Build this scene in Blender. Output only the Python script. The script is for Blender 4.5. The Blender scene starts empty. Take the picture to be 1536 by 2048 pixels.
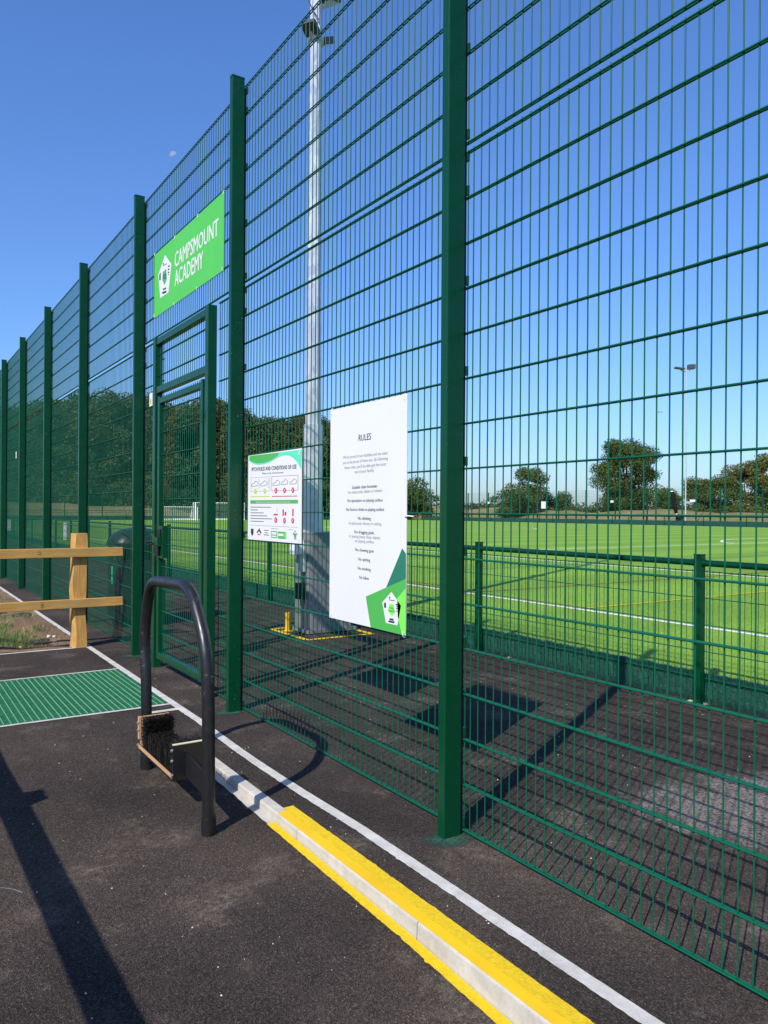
import bpy, math, random
import numpy as np
from mathutils import Matrix, Vector
random.seed(7); rng = np.random.default_rng(7)
scn = bpy.context.scene
COL = scn.collection

# ------------------------------------------------------------------ camera
CF, CYAW, CPIT, CROL = 1527.93, 0.5818, -0.0005, 0.0067
CAM = np.array([-2.0455, -2.6199, 1.4238]); PW, PH = 1536, 2048
def cam_axes():
    f = np.array([math.sin(CYAW)*math.cos(CPIT), math.cos(CYAW)*math.cos(CPIT), math.sin(CPIT)])
    r = np.array([math.cos(CYAW), -math.sin(CYAW), 0.0]); u = np.cross(r, f)
    c, s = math.cos(CROL), math.sin(CROL)
    return c*r+s*u, -s*r+c*u, f
AR, AU, AF = cam_axes()
cd = bpy.data.cameras.new('camera'); co = bpy.data.objects.new('camera', cd); COL.objects.link(co)
cd.sensor_fit = 'HORIZONTAL'; cd.sensor_width = 36; cd.lens = CF/PW*36
cd.clip_start = 0.05; cd.clip_end = 20000
M = Matrix.Identity(4)
for i in range(3):
    M[i][0] = AR[i]; M[i][1] = AU[i]; M[i][2] = -AF[i]; M[i][3] = CAM[i]
co.matrix_world = M
scn.camera = co
def ray(u, v): return AR*((u-PW/2)/CF) - AU*((v-PH/2)/CF) + AF
def ground(u, v, z=0.0):
    d = ray(u, v); return CAM + d*((z-CAM[2])/d[2])
def onx(u, v, x):
    d = ray(u, v); return CAM + d*((x-CAM[0])/d[0])
def at_depth(u, v, Z): return CAM + ray(u, v)*Z

# ------------------------------------------------------------------ light
SUN_TRAVEL = Vector((0.99, 0.515, -1.0)).normalized()
SUN_EL = math.asin(-SUN_TRAVEL.z)
SUN_AZ = math.atan2(-SUN_TRAVEL.x, -SUN_TRAVEL.y)      # clockwise from +Y
w = bpy.data.worlds.new('World'); scn.world = w; w.use_nodes = True
nt = w.node_tree; bg = nt.nodes['Background']
sky = nt.nodes.new('ShaderNodeTexSky'); sky.sky_type = 'NISHITA'; sky.sun_disc = False
sky.sun_elevation = SUN_EL; sky.sun_rotation = SUN_AZ
sky.altitude = 0; sky.air_density = 1.35; sky.dust_density = 0.7; sky.ozone_density = 7.0
hs = nt.nodes.new('ShaderNodeMix'); hs.data_type = 'RGBA'; hs.blend_type = 'MULTIPLY'; hs.inputs[0].default_value = 1.0
hs.inputs[7].default_value = (0.90, 1.135, 1.57, 1)                # camera white balance: a deeper blue, the same all over the sky
nt.links.new(sky.outputs[0], hs.inputs[6]); nt.links.new(hs.outputs[2], bg.inputs[0]); bg.inputs[1].default_value = 0.096
sd = bpy.data.lights.new('sun', 'SUN'); sd.energy = 5.0; sd.angle = math.radians(0.5); sd.color = (1.0, 0.945, 0.865)
so = bpy.data.objects.new('sun', sd); COL.objects.link(so)
so.rotation_euler = SUN_TRAVEL.to_track_quat('-Z', 'Y').to_euler(); so.location = (-20, -10, 20)
scn.view_settings.view_transform = 'Standard'; scn.view_settings.look = 'None'
scn.view_settings.exposure = 0.3; scn.view_settings.gamma = 1; scn.view_settings.use_curve_mapping = False

# ------------------------------------------------------------------ materials
class N:
    def __init__(self, name):
        self.m = bpy.data.materials.new(name); self.m.use_nodes = True
        self.t = self.m.node_tree; self.b = self.t.nodes['Principled BSDF']; self.out = self.t.nodes['Material Output']
    def n(self, typ, **kw):
        x = self.t.nodes.new(typ)
        for k, v in kw.items():
            if k.startswith('i_'):
                key = k[2:]; key = int(key) if key.isdigit() else key.replace('_', ' ')
                x.inputs[key].default_value = v
            else: setattr(x, k, v)
        return x
    def l(self, a, b): self.t.links.new(a, b)
    def coord(self, scale=(1, 1, 1), kind='Object'):
        tc = self.n('ShaderNodeTexCoord'); mp = self.n('ShaderNodeMapping'); mp.inputs['Scale'].default_value = scale
        self.l(tc.outputs[kind], mp.inputs[0]); return mp.outputs[0]
    def pos(self, scale=(1, 1, 1)):
        g = self.n('ShaderNodeNewGeometry'); mp = self.n('ShaderNodeMapping'); mp.inputs['Scale'].default_value = scale
        self.l(g.outputs['Position'], mp.inputs[0]); return mp.outputs[0]
    def noise(self, co, scale, detail=4, rough=0.55):
        x = self.n('ShaderNodeTexNoise'); x.inputs['Scale'].default_value = scale
        x.inputs['Detail'].default_value = detail; x.inputs['Roughness'].default_value = rough
        self.l(co, x.inputs['Vector']); return x.outputs['Fac']
    def ramp(self, fac, stops):
        r = self.n('ShaderNodeValToRGB'); e = r.color_ramp.elements
        while len(e) < len(stops): e.new(0.5)
        for el, (p, c) in zip(e, stops):
            el.position = p; el.color = (c[0], c[1], c[2], 1) if hasattr(c, '__len__') else (c, c, c, 1)
        self.l(fac, r.inputs[0]); return r.outputs[0]
    def mix(self, fac, a, b, mode='MIX'):
        x = self.n('ShaderNodeMix', data_type='RGBA', blend_type=mode)
        for s, v in ((0, fac), (6, a), (7, b)):
            if hasattr(v, 'is_linked') or hasattr(v, 'links'): self.l(v, x.inputs[s])
            elif s == 0: x.inputs[0].default_value = v
            else: x.inputs[s].default_value = (*v, 1)
        return x.outputs[2]
    def bump(self, h, strength=0.3, dist=0.01):
        b = self.n('ShaderNodeBump'); b.inputs['Strength'].default_value = strength; b.inputs['Distance'].default_value = dist
        self.l(h, b.inputs['Height']); self.l(b.outputs[0], self.b.inputs['Normal'])
    def col(self, c):
        if hasattr(c, 'links'): self.l(c, self.b.inputs['Base Color'])
        else: self.b.inputs['Base Color'].default_value = (*c, 1)
    def set(self, rough=0.6, spec=0.5, metal=0.0, coat=0.0):
        self.b.inputs['Roughness'].default_value = rough; self.b.inputs['Specular IOR Level'].default_value = spec
        self.b.inputs['Metallic'].default_value = metal; self.b.inputs['Coat Weight'].default_value = coat
        return self.m

def painted(name, c, rough=0.3, spec=0.5, var=0.12, coat=0.0):
    x = N(name); p = x.pos(); f = x.noise(p, 3.0, 5)
    d = tuple(k*(1-var) for k in c); b = tuple(min(1, k*(1+var)) for k in c)
    x.col(x.ramp(f, [(0.3, d), (0.7, b)]))
    rr = x.ramp(x.noise(p, 22.0, 3), [(0.3, max(0.05, rough-0.06)), (0.75, min(1, rough+0.08))])
    x.l(rr, x.b.inputs['Roughness']); x.bump(x.noise(p, 220.0, 2), 0.05, 0.002)
    m = x.set(rough, spec, 0, coat); return m

MAT = {}
def chipped(m):
    t = m.node_tree; b = t.nodes['Principled BSDF']; src = b.inputs['Base Color'].links[0].from_socket
    g = t.nodes.new('ShaderNodeNewGeometry'); n1 = t.nodes.new('ShaderNodeTexNoise'); n1.inputs['Scale'].default_value = 95; n1.inputs['Detail'].default_value = 3
    n2 = t.nodes.new('ShaderNodeTexNoise'); n2.inputs['Scale'].default_value = 5
    r1 = t.nodes.new('ShaderNodeMapRange'); r1.inputs[1].default_value = .70; r1.inputs[2].default_value = .74
    r2 = t.nodes.new('ShaderNodeMapRange'); r2.inputs[1].default_value = .52; r2.inputs[2].default_value = .62
    mu = t.nodes.new('ShaderNodeMath'); mu.operation = 'MULTIPLY'; mx = t.nodes.new('ShaderNodeMix'); mx.data_type = 'RGBA'; mx.inputs[7].default_value = (.22, .30, .26, 1)
    for n_ in (n1, n2): t.links.new(g.outputs['Position'], n_.inputs['Vector'])
    t.links.new(n1.outputs['Fac'], r1.inputs[0]); t.links.new(n2.outputs['Fac'], r2.inputs[0]); t.links.new(r1.outputs[0], mu.inputs[0]); t.links.new(r2.outputs[0], mu.inputs[1])
    t.links.new(mu.outputs[0], mx.inputs[0]); t.links.new(src, mx.inputs[6]); t.links.new(mx.outputs[2], b.inputs['Base Color'])
MAT['green'] = painted('green_powder_coat', (0.0004, 0.046, 0.0175), 0.30, 0.32, 0.10)
chipped(MAT['green'])
MAT['green_wire'] = painted('green_wire_coat', (0.001, 0.080, 0.040), 0.4, 0.3, 0.1)
def scuffed():
    x = N('scuffed_black_powder_coat'); p = x.pos(); f = x.noise(p, 26, 6, .7); g = x.noise(p, 4, 3, .5)
    m_ = x.n('ShaderNodeMath', operation='MULTIPLY'); x.l(x.ramp(f, [(.60, 0.), (.68, 1.)]), m_.inputs[0]); x.l(x.ramp(g, [(.52, 0.), (.62, .8)]), m_.inputs[1])
    x.col(x.mix(m_.outputs[0], (.011, .011, .012), (.16, .155, .15))); x.l(x.ramp(f, [(.4, .28), (.7, .5)]), x.b.inputs['Roughness']); return x.set(.32, .5)
MAT['black_steel'] = scuffed()
MAT['white_paint'] = painted('white_paint', (0.78, 0.78, 0.77), 0.45, 0.4, 0.04)
MAT['sign_white'] = painted('sign_white', (0.62, 0.62, 0.615), 0.42, 0.35, 0.012)
MAT['lime'] = painted('sign_lime', (0.075, 0.45, 0.062), 0.5, 0.4, 0.03)
MAT['sgreen'] = painted('sign_mid_green', (0.065, 0.36, 0.07), 0.4, 0.4, 0.03)
MAT['sdark'] = painted('sign_dark_green', (0.018, 0.16, 0.10), 0.4, 0.4, 0.03)
MAT['slime'] = painted('sign_bright_lime', (0.17, 0.68, 0.08), 0.4, 0.4, 0.03)
MAT['smint'] = painted('sign_mint', (0.10, 0.58, 0.36), 0.4, 0.4, 0.03)
MAT['ink'] = painted('print_ink', (0.03, 0.03, 0.05), 0.45, 0.3, 0.02)
MAT['ink_soft'] = painted('print_grey', (0.16, 0.16, 0.17), 0.45, 0.3, 0.02)
MAT['ink_pale'] = painted('print_pale_grey', (0.38, 0.38, 0.39), 0.45, 0.3, 0.02)
MAT['ink_red'] = painted('print_red', (0.52, 0.03, 0.06), 0.45, 0.3, 0.02)
MAT['ink_olive'] = painted('print_olive', (0.42, 0.52, 0.03), 0.45, 0.3, 0.02)
MAT['ink_yellow'] = painted('print_yellow', (0.8, 0.55, 0.02), 0.45, 0.3, 0.02)
MAT['tie'] = painted('cable_tie_nylon', (0.75, 0.75, 0.74), 0.4, 0.4, 0.03)
MAT['black'] = painted('black_plastic', (0.010, 0.010, 0.011), 0.5, 0.4, 0.2)
MAT['bin'] = painted('bin_plastic', (0.014, 0.017, 0.020), 0.4, 0.45, 0.2)
MAT['bin_label'] = painted('bin_label', (0.02, 0.45, 0.16), 0.4, 0.45, 0.1)
MAT['lens'] = painted('lamp_glass', (0.05, 0.06, 0.06), 0.12, 0.6, 0.1)
MAT['lamp_body'] = painted('lamp_body', (0.05, 0.055, 0.055), 0.4, 0.5, 0.1)
MAT['yellow'] = painted('yellow_paint', (0.74, 0.455, 0.006), 0.55, 0.3, 0.12)
MAT['bright'] = painted('bright_zinc', (0.7, 0.7, 0.72), 0.3, 0.5, 0.05); MAT['bright'].node_tree.nodes['Principled BSDF'].inputs['Metallic'].default_value = 0.8
MAT['net'] = painted('black_netting', (0.012, 0.012, 0.013), 0.9, 0.1, 0.3)
MAT['boards'] = painted('far_board_green', (0.012, 0.055, 0.045), 0.7, 0.2, 0.15)

def tarmac():
    x = N('tarmac'); p = x.pos()
    v = x.n('ShaderNodeTexVoronoi', feature='F1'); v.inputs['Scale'].default_value = 230; x.l(p, v.inputs['Vector'])
    stone = x.ramp(v.outputs['Color'], [(0.15, (0.034, 0.0275, 0.024)), (0.5, (0.062, 0.051, 0.044)), (0.8, (0.098, 0.081, 0.070)), (0.97, (0.19, 0.16, 0.138))])
    big = x.ramp(x.noise(p, 1.1, 5, 0.6), [(0.35, (0.70, 0.70, 0.71)), (0.7, (1.22, 1.19, 1.15))])
    c = x.mix(1.0, stone, big, 'MULTIPLY')
    big2 = x.ramp(x.noise(p, 0.45, 4, 0.6), [(0.38, (0.80, 0.80, 0.82)), (0.64, (1.16, 1.14, 1.10))]); c = x.mix(1.0, c, big2, 'MULTIPLY')
    # dry mud stains with a shape of their own
    n1 = x.noise(p, 2.3, 7, 0.68); n2 = x.noise(p, 42.0, 4, 0.65)
    st = x.n('ShaderNodeMath', operation='MULTIPLY'); x.l(x.ramp(n1, [(0.54, 0.0), (0.66, 1.0)]), st.inputs[0]); x.l(x.ramp(n2, [(0.38, 0.0), (0.68, 0.75)]), st.inputs[1])
    c = x.mix(st.outputs[0], c, (0.25, 0.20, 0.15))
    x.col(c)
    h = x.n('ShaderNodeMath', operation='ADD'); x.l(v.outputs['Distance'], h.inputs[0]); x.l(x.noise(p, 420, 2), h.inputs[1])
    x.bump(h.outputs[0], 0.75, 0.006)
    return x.set(0.92, 0.05)
MAT['tarmac'] = tarmac()

def concrete(name, a, b, speck=0.35):
    x = N(name); p = x.pos()
    f = x.noise(p, 9.0, 8, 0.7); g = x.noise(p, 160.0, 3, 0.6)
    c = x.ramp(f, [(0.3, a), (0.7, b)])
    c = x.mix(x.ramp(g, [(0.62, 0.0), (0.72, speck)]), c, (0.10, 0.095, 0.09))
    x.col(c); x.bump(g, 0.35, 0.003); return x.set(0.85, 0.2)
MAT['kerb'] = concrete('kerb_concrete', (0.36, 0.335, 0.29), (0.52, 0.49, 0.43), 0.45)
MAT['edging'] = concrete('edging_concrete', (0.36, 0.34, 0.305), (0.58, 0.555, 0.515), 0.8)

def rough_yellow():
    x = N('yellow_paint_on_rough_ground'); p = x.pos()
    v = x.n('ShaderNodeTexVoronoi', feature='F1'); v.inputs['Scale'].default_value = 150; x.l(x.mix(0.12, p, x.n('ShaderNodeTexNoise').outputs['Color']), v.inputs['Vector'])
    g = x.noise(p, 60, 4, 0.6)
    c = x.ramp(g, [(0.3, (0.62, 0.40, 0.006)), (0.7, (0.74, 0.53, 0.014))])
    c = x.mix(x.ramp(x.noise(p, 190, 3), [(0.68, 0.0), (0.74, 0.6)]), c, (0.10, 0.08, 0.04))
    x.col(c); x.bump(x.noise(p, 130, 5, 0.7), 0.8, 0.006); return x.set(0.65, 0.25)
MAT['yellow_rough'] = rough_yellow()

def wood():
    x = N('green_treated_timber'); p = x.coord((1, 1, 1))
    s = x.n('ShaderNodeMapping'); s.inputs['Scale'].default_value = (1.2, 14, 14); x.l(p, s.inputs[0])
    f = x.noise(s.outputs[0], 5.0, 6, 0.6)
    c = x.ramp(f, [(0.25, (0.33, 0.145, 0.034)), (0.5, (0.50, 0.26, 0.068)), (0.75, (0.63, 0.37, 0.115))])
    k = x.n('ShaderNodeTexVoronoi', feature='F1'); k.inputs['Scale'].default_value = 2.6
    k2 = x.n('ShaderNodeMapping'); k2.inputs['Scale'].default_value = (1.0, 2.2, 2.2); x.l(p, k2.inputs[0]); x.l(k2.outputs[0], k.inputs['Vector'])
    c = x.mix(x.ramp(k.outputs['Distance'], [(0.03, 0.75), (0.10, 0.0)]), c, (0.16, 0.075, 0.025))
    c = x.mix(x.ramp(x.noise(s.outputs[0], 1.3, 5, .7), [(0.42, 0.0), (0.70, 0.65)]), c, (0.24, 0.20, 0.075))
    x.col(c); x.bump(f, 0.25, 0.004); return x.set(0.7, 0.25)
MAT['wood'] = wood()
MAT['board_wood'] = painted('brush_back_wood', (0.46, 0.27, 0.14), 0.6, 0.3, 0.15)
MAT['lit_edge'] = painted('lit_edge_cream', (0.62, 0.55, 0.36), 0.6, 0.3, 0.08)  # sunlit top edge of the black plate, its brightness put into the colour
MAT['bristle'] = None

def galv():
    x = N('galvanised_steel'); p = x.pos((1, 1, 0.35))
    v = x.n('ShaderNodeTexVoronoi', feature='F1'); v.inputs['Scale'].default_value = 26; x.l(p, v.inputs['Vector'])
    c = x.ramp(v.outputs['Color'], [(0.1, (0.46, 0.48, 0.50)), (0.9, (0.62, 0.64, 0.66))]); x.col(c)
    x.l(x.ramp(v.outputs['Color'], [(0.1, 0.30), (0.9, 0.46)]), x.b.inputs['Roughness'])
    return x.set(0.38, 0.5, 0.5)
MAT['galv'] = galv()
MAT['galv_dull'] = painted('dull_galvanised_sheet', (0.17, 0.18, 0.185), 0.45, 0.5, 0.2)

def grating():
    x = N('grating_green'); p = x.pos(); f = x.noise(p, 60, 4)
    c = x.ramp(f, [(0.3, (0.010, 0.105, 0.045)), (0.7, (0.038, 0.22, 0.10))])
    c = x.mix(x.ramp(x.noise(p, 7, 5, .7), [(0.55, 0.0), (0.75, 0.35)]), c, (0.20, 0.25, 0.18))
    x.col(c); x.bump(f, 0.4, 0.003); return x.set(0.55, 0.35)
MAT['grating'] = grating()
def grating_top():
    x = N('grating_pale_top'); p = x.pos(); f = x.noise(p, 90, 4)  # paler green for the long bars than for the cross bars
    x.col(x.ramp(f, [(0.3, (0.06, 0.25, 0.12)), (0.7, (0.22, 0.42, 0.27))])); return x.set(0.6, 0.3)
MAT['grating_top'] = grating_top()

def soil():
    x = N('dry_soil'); p = x.pos()
    f = x.noise(p, 7, 8, 0.68); g = x.noise(p, 60, 6, 0.7)
    c = x.mix(0.5, x.ramp(f, [(0.3, (0.16, 0.085, 0.045)), (0.7, (0.34, 0.21, 0.12))]), x.ramp(g, [(0.3, (0.10, 0.055, 0.03)), (0.75, (0.46, 0.33, 0.21))]))
    x.col(c); x.bump(g, 1.0, 0.03); return x.set(0.95, 0.1)
MAT['soil'] = soil()

def turf():
    x = N('artificial_turf'); p = x.pos()
    s = x.pos((1.0, 1.0, 1.0))
    f = x.noise(p, 55, 4, 0.7); g = x.noise(p, 0.35, 4, 0.55); k = x.noise(s, 260, 2, 0.6)
    c = x.ramp(f, [(0.25, (0.095, 0.21, 0.016)), (0.5, (0.17, 0.315, 0.030)), (0.8, (0.265, 0.415, 0.066))])
    c = x.mix(1.0, c, x.ramp(g, [(0.3, (0.86, 0.88, 0.86)), (0.7, (1.10, 1.08, 1.05))]), 'MULTIPLY')
    wv = x.n('ShaderNodeTexWave', wave_type='BANDS', bands_direction='Y', wave_profile='SIN'); wv.inputs['Scale'].default_value = 0.078; x.l(p, wv.inputs['Vector'])
    c = x.mix(1.0, c, x.ramp(wv.outputs['Fac'], [(0.40, (0.88, 0.90, 0.92)), (0.60, (1.09, 1.07, 1.14))]), 'MULTIPLY')
    c = x.mix(x.ramp(k, [(0.55, 0.0), (0.72, 0.5)]), c, (0.055, 0.13, 0.012))
    x.col(c); x.bump(f, 0.5, 0.02); return x.set(0.8, 0.15)
MAT['turf'] = turf()
def blade_mat(name, a, b, c3):
    x = N(name); g = x.n('ShaderNodeNewGeometry')
    x.col(x.ramp(g.outputs['Random Per Island'], [(0.0, a), (0.55, b), (1.0, c3)])); 
    x.b.inputs['Transmission Weight'].default_value = 0.0
    return x.set(0.6, 0.25)
MAT['bristle'] = blade_mat('black_bristle', (0.004, 0.004, 0.004), (0.008, 0.0075, 0.007), (0.030, 0.024, 0.019))
MAT['turf_blade'] = blade_mat('turf_blades', (0.09, 0.17, 0.016), (0.165, 0.28, 0.030), (0.28, 0.40, 0.07))
MAT['grass_blade'] = blade_mat('verge_grass', (0.05, 0.10, 0.022), (0.11, 0.19, 0.045), (0.30, 0.30, 0.11))
def turfwall():
    x = N('green_turf_upstand'); p = x.pos()
    f = x.noise(p, 34, 6, 0.75); g = x.noise(p, 120, 3, 0.6)
    x.col(x.ramp(f, [(0.3, (0.004, 0.040, 0.026)), (0.55, (0.010, 0.085, 0.055)), (0.8, (0.05, 0.19, 0.13))]))
    x.bump(f, 1.0, 0.03); return x.set(0.5, 0.4)
MAT['turfwall'] = turfwall()
def field():
    x = N('dry_grass_field'); p = x.pos()
    f = x.noise(p, 0.06, 6, 0.6); g = x.noise(p, 1.5, 5, 0.6)
    c = x.mix(0.5, x.ramp(f, [(0.3, (0.13, 0.135, 0.045)), (0.7, (0.26, 0.20, 0.09))]), x.ramp(g, [(0.3, (0.12, 0.12, 0.045)), (0.7, (0.25, 0.195, 0.10))]))
    x.col(c); return x.set(0.95, 0.1)
MAT['field'] = field()
def bank():
    x = N('bare_earth_bank'); p = x.pos()
    g = x.noise(p, 0.22, 7, 0.7); f = x.noise(p, 0.9, 7, 0.7)
    c = x.ramp(f, [(0.3, (0.14, 0.115, 0.055)), (0.7, (0.29, 0.225, 0.125))])
    c = x.mix(x.ramp(g, [(0.40, 0.0), (0.58, 0.85)]), c, (0.13, 0.14, 0.05))
    x.col(c); return x.set(0.95, 0.1)
MAT['bank'] = bank()
def leaf(name, a, b, c3, tr=0.25):
    x = N(name); g = x.n('ShaderNodeNewGeometry')
    x.col(x.ramp(g.outputs['Random Per Island'], [(0.0, a), (0.5, b), (1.0, c3)]))
    m = x.set(0.6, 0.2)
    ts = x.n('ShaderNodeBsdfTranslucent'); ts.inputs[0].default_value = (*[min(1, k*1.4) for k in b], 1)
    mx = x.n('ShaderNodeMixShader'); mx.inputs[0].default_value = tr
    x.l(x.b.outputs[0], mx.inputs[1]); x.l(ts.outputs[0], mx.inputs[2]); x.l(mx.outputs[0], x.out.inputs[0])
    return m
MAT['leaf_oak'] = leaf('oak_leaves', (0.034, 0.062, 0.013), (0.058, 0.096, 0.020), (0.092, 0.130, 0.030))
MAT['leaf_mid'] = leaf('mixed_leaves', (0.044, 0.070, 0.015), (0.076, 0.106, 0.024), (0.15, 0.155, 0.040))
MAT['leaf_autumn'] = leaf('turning_leaves', (0.060, 0.075, 0.017), (0.105, 0.112, 0.028), (0.18, 0.155, 0.046))
MAT['leaf_wood'] = leaf('woodland_leaves', (0.036, 0.054, 0.014), (0.062, 0.080, 0.021), (0.115, 0.115, 0.034))
MAT['leaf_wood2'] = leaf('woodland_leaves_deep', (0.030, 0.050, 0.013), (0.052, 0.074, 0.019), (0.088, 0.096, 0.029))
MAT['bark'] = painted('bark', (0.06, 0.045, 0.032), 0.9, 0.1, 0.35)
MAT['dead_leaf'] = painted('dead_leaf', (0.45, 0.33, 0.17), 0.7, 0.2, 0.2)
MAT['stone'] = painted('pale_stone', (0.52, 0.47, 0.40), 0.85, 0.15, 0.12)

# ------------------------------------------------------------------ mesh helpers
class MB:
    def __init__(self): self.v = []; self.f = []; self.sm = []
    def add(self, vs, fs, smooth=False):
        o = len(self.v); self.v += [tuple(map(float, q)) for q in vs]; self.f += [tuple(i+o for i in q) for q in fs]; self.sm += [smooth]*len(fs); return self
    def box(self, x0, x1, y0, y1, z0, z1):
        vs = [(x, y, z) for z in (z0, z1) for y in (y0, y1) for x in (x0, x1)]
        return self.add(vs, [(0, 2, 3, 1), (4, 5, 7, 6), (0, 1, 5, 4), (2, 6, 7, 3), (0, 4, 6, 2), (1, 3, 7, 5)])
    def prism(self, poly, z0, z1, axis='z'):
        n = len(poly)
        def m(a, b, c): return (a, b, c) if axis == 'z' else ((c, a, b) if axis == 'x' else (a, c, b))
        vs = [m(a, b, z0) for a, b in poly]+[m(a, b, z1) for a, b in poly]
        fs = [tuple(range(n-1, -1, -1)), tuple(range(n, 2*n))]+[(i, (i+1) % n, n+(i+1) % n, n+i) for i in range(n)]
        return self.add(vs, fs)
    def rbox(self, x0, x1, y0, y1, z0, z1, r=0.004, axis='z', seg=2):
        a0, a1, b0, b1, c0, c1 = dict(z=(x0, x1, y0, y1, z0, z1), x=(y0, y1, z0, z1, x0, x1), y=(x0, x1, z0, z1, y0, y1))[axis]
        P = []
        for cx, cy, s in ((a1-r, b1-r, 0), (a0+r, b1-r, 1), (a0+r, b0+r, 2), (a1-r, b0+r, 3)):
            for k in range(seg+1):
                t = (s+k/seg)*math.pi/2; P.append((cx+r*math.cos(t), cy+r*math.sin(t)))
        return self.prism(P, c0, c1, axis)
    def tube(self, path, r, n=8, cap=True, smooth=True):
        P = [np.array(q, float) for q in path]; rs = r if hasattr(r, '__len__') else [r]*len(P)
        rings = []; up = None
        for i, q in enumerate(P):
            d = P[min(i+1, len(P)-1)]-P[max(i-1, 0)]; d = d/np.linalg.norm(d)
            if up is None: up = np.array([0, 0, 1.]) if abs(d[2]) < 0.9 else np.array([1., 0, 0])
            s = np.cross(d, up); s /= np.linalg.norm(s); up = np.cross(s, d)
            rings.append([q+rs[i]*(math.cos(2*math.pi*k/n)*s+math.sin(2*math.pi*k/n)*up) for k in range(n)])
        o = len(self.v); vs = [x for rg in rings for x in rg]
        fs = [(i*n+k, i*n+(k+1) % n, (i+1)*n+(k+1) % n, (i+1)*n+k) for i in range(len(P)-1) for k in range(n)]
        self.add(vs, fs, smooth)
        if cap:
            self.add(rings[0], [tuple(range(n-1, -1, -1))]); self.add(rings[-1], [tuple(range(n))])
        return self
    def mesh(self, name, mat):
        me = bpy.data.meshes.new(name); me.from_pydata(self.v, [], self.f); me.materials.append(mat)
        me.polygons.foreach_set('use_smooth', self.sm); me.update(); return me
    def build(self, name, mat, parent=None, loc=None):
        return link(name, self.mesh(name, mat), parent, loc)

def link(name, data, parent=None, loc=None):
    o = bpy.data.objects.new(name, data); COL.objects.link(o)
    if parent is not None: o.parent = parent
    if loc is not None: o.location = loc
    return o
def tag(o, label, cat, group=None):
    o['label'] = label; o['category'] = cat
    if group: o['group'] = group
    return o
def thing(name, label, cat, loc=(0, 0, 0), group=None): return tag(link(name, None, None, loc), label, cat, group)
def structure(o): o['kind'] = 'structure'; return o
def stuff(o): o['kind'] = 'stuff'; return o
def soup(name, V, F, mat, parent=None, smooth=False, loc=None):
    V = np.asarray(V, np.float32); F = np.asarray(F, np.int32); k = F.shape[1]
    me = bpy.data.meshes.new(name); me.vertices.add(len(V)); me.vertices.foreach_set('co', V.ravel())
    me.loops.add(F.size); me.loops.foreach_set('vertex_index', F.ravel()); me.polygons.add(len(F))
    me.polygons.foreach_set('loop_start', np.arange(0, F.size, k, dtype=np.int32))
    me.materials.append(mat); me.update(calc_edges=True); return link(name, me, parent, loc)
def copy_tree(o, parent=None):
    c = o.copy(); COL.objects.link(c); c.parent = parent
    for ch in list(o.children): copy_tree(ch, c)
    return c

# ================================================================== SETTING
# fields far around
mb = MB(); S = 3000
mb.add([(-S, -S, -0.35), (S, -S, -0.35), (S, S, -0.35), (-S, S, -0.35)], [(0, 1, 2, 3)])
structure(mb.build('field', MAT['field']))

# tarmac: path and spectator strip, lower on the camera's side of the kerb
KX = -0.489
def drop(y):
    pts = [(-9, .10), (-1.0, .078), (-.44, .056), (.64, .042), (1.2, .034), (1.66, .022), (1.95, 0), (60, 0)]
    for (a, h), (b, k) in zip(pts, pts[1:]):
        if a <= y <= b: return h+(k-h)*(y-a)/(b-a)
    return 0
ys = list(np.arange(-9, 3.01, 0.2))+[4, 6, 10, 20, 45]
ys = [y for y in ys if not (2.85 < y < 4.5)]+[2.938, 4.374]; ys.sort()
xs = [-14, -6, -3, -2.6, -1.5, -0.8, KX-0.001, KX+0.001, -0.275, 0, 1.5, 3.15]
V = [(x, y, (-drop(y) if x < KX else 0.0)) for y in ys for x in xs]; nx = len(xs)
F = [(j*nx+i, j*nx+i+1, (j+1)*nx+i+1, (j+1)*nx+i) for j in range(len(ys)-1) for i in range(nx-1) if not (ys[j] == 2.938 and -2.61 < xs[i] < -0.28)]
structure(MB().add(V, F).build('tarmac_path', MAT['tarmac']))

def strip(name, mat, xa, xb, y0, y1, zf, step=0.03, ja=0.004, jb=0.004, along='y', thick=0.0, z0=None):
    """a long painted or flush strip with slightly ragged edges"""
    n = max(2, int((y1-y0)/step)); ys_ = np.linspace(y0, y1, n+1)
    def wob(j):
        a = rng.normal(0, 1, n+1); a = np.convolve(a, [.25, .5, .25], 'same')[:n+1]; b = np.convolve(rng.normal(0, 1, n+15), np.ones(15)/8, 'valid')
        nick = np.where(rng.random(n+1) < .05, rng.exponential(.75, n+1), 0)*rng.choice([-1, 1], n+1)
        return j*(.45*a+.30*b+np.convolve(nick, [.5, 1, .6], 'same')[:n+1])
    A, B = wob(ja), wob(jb); V = []; F = []
    for i, t in enumerate(ys_):
        fa = xa(t) if callable(xa) else xa; fb = xb(t) if callable(xb) else xb
        for q in (fa+A[i], fb+B[i]):
            z = zf(t) if callable(zf) else zf
            V.append((q, t, z) if along == 'y' else (t, q, z))
    F = [(2*i, 2*i+1, 2*i+3, 2*i+2) for i in range(n)]
    if along == 'x': F = [f[::-1] for f in F]
    return MB().add(V, F).build(name, mat)

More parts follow.
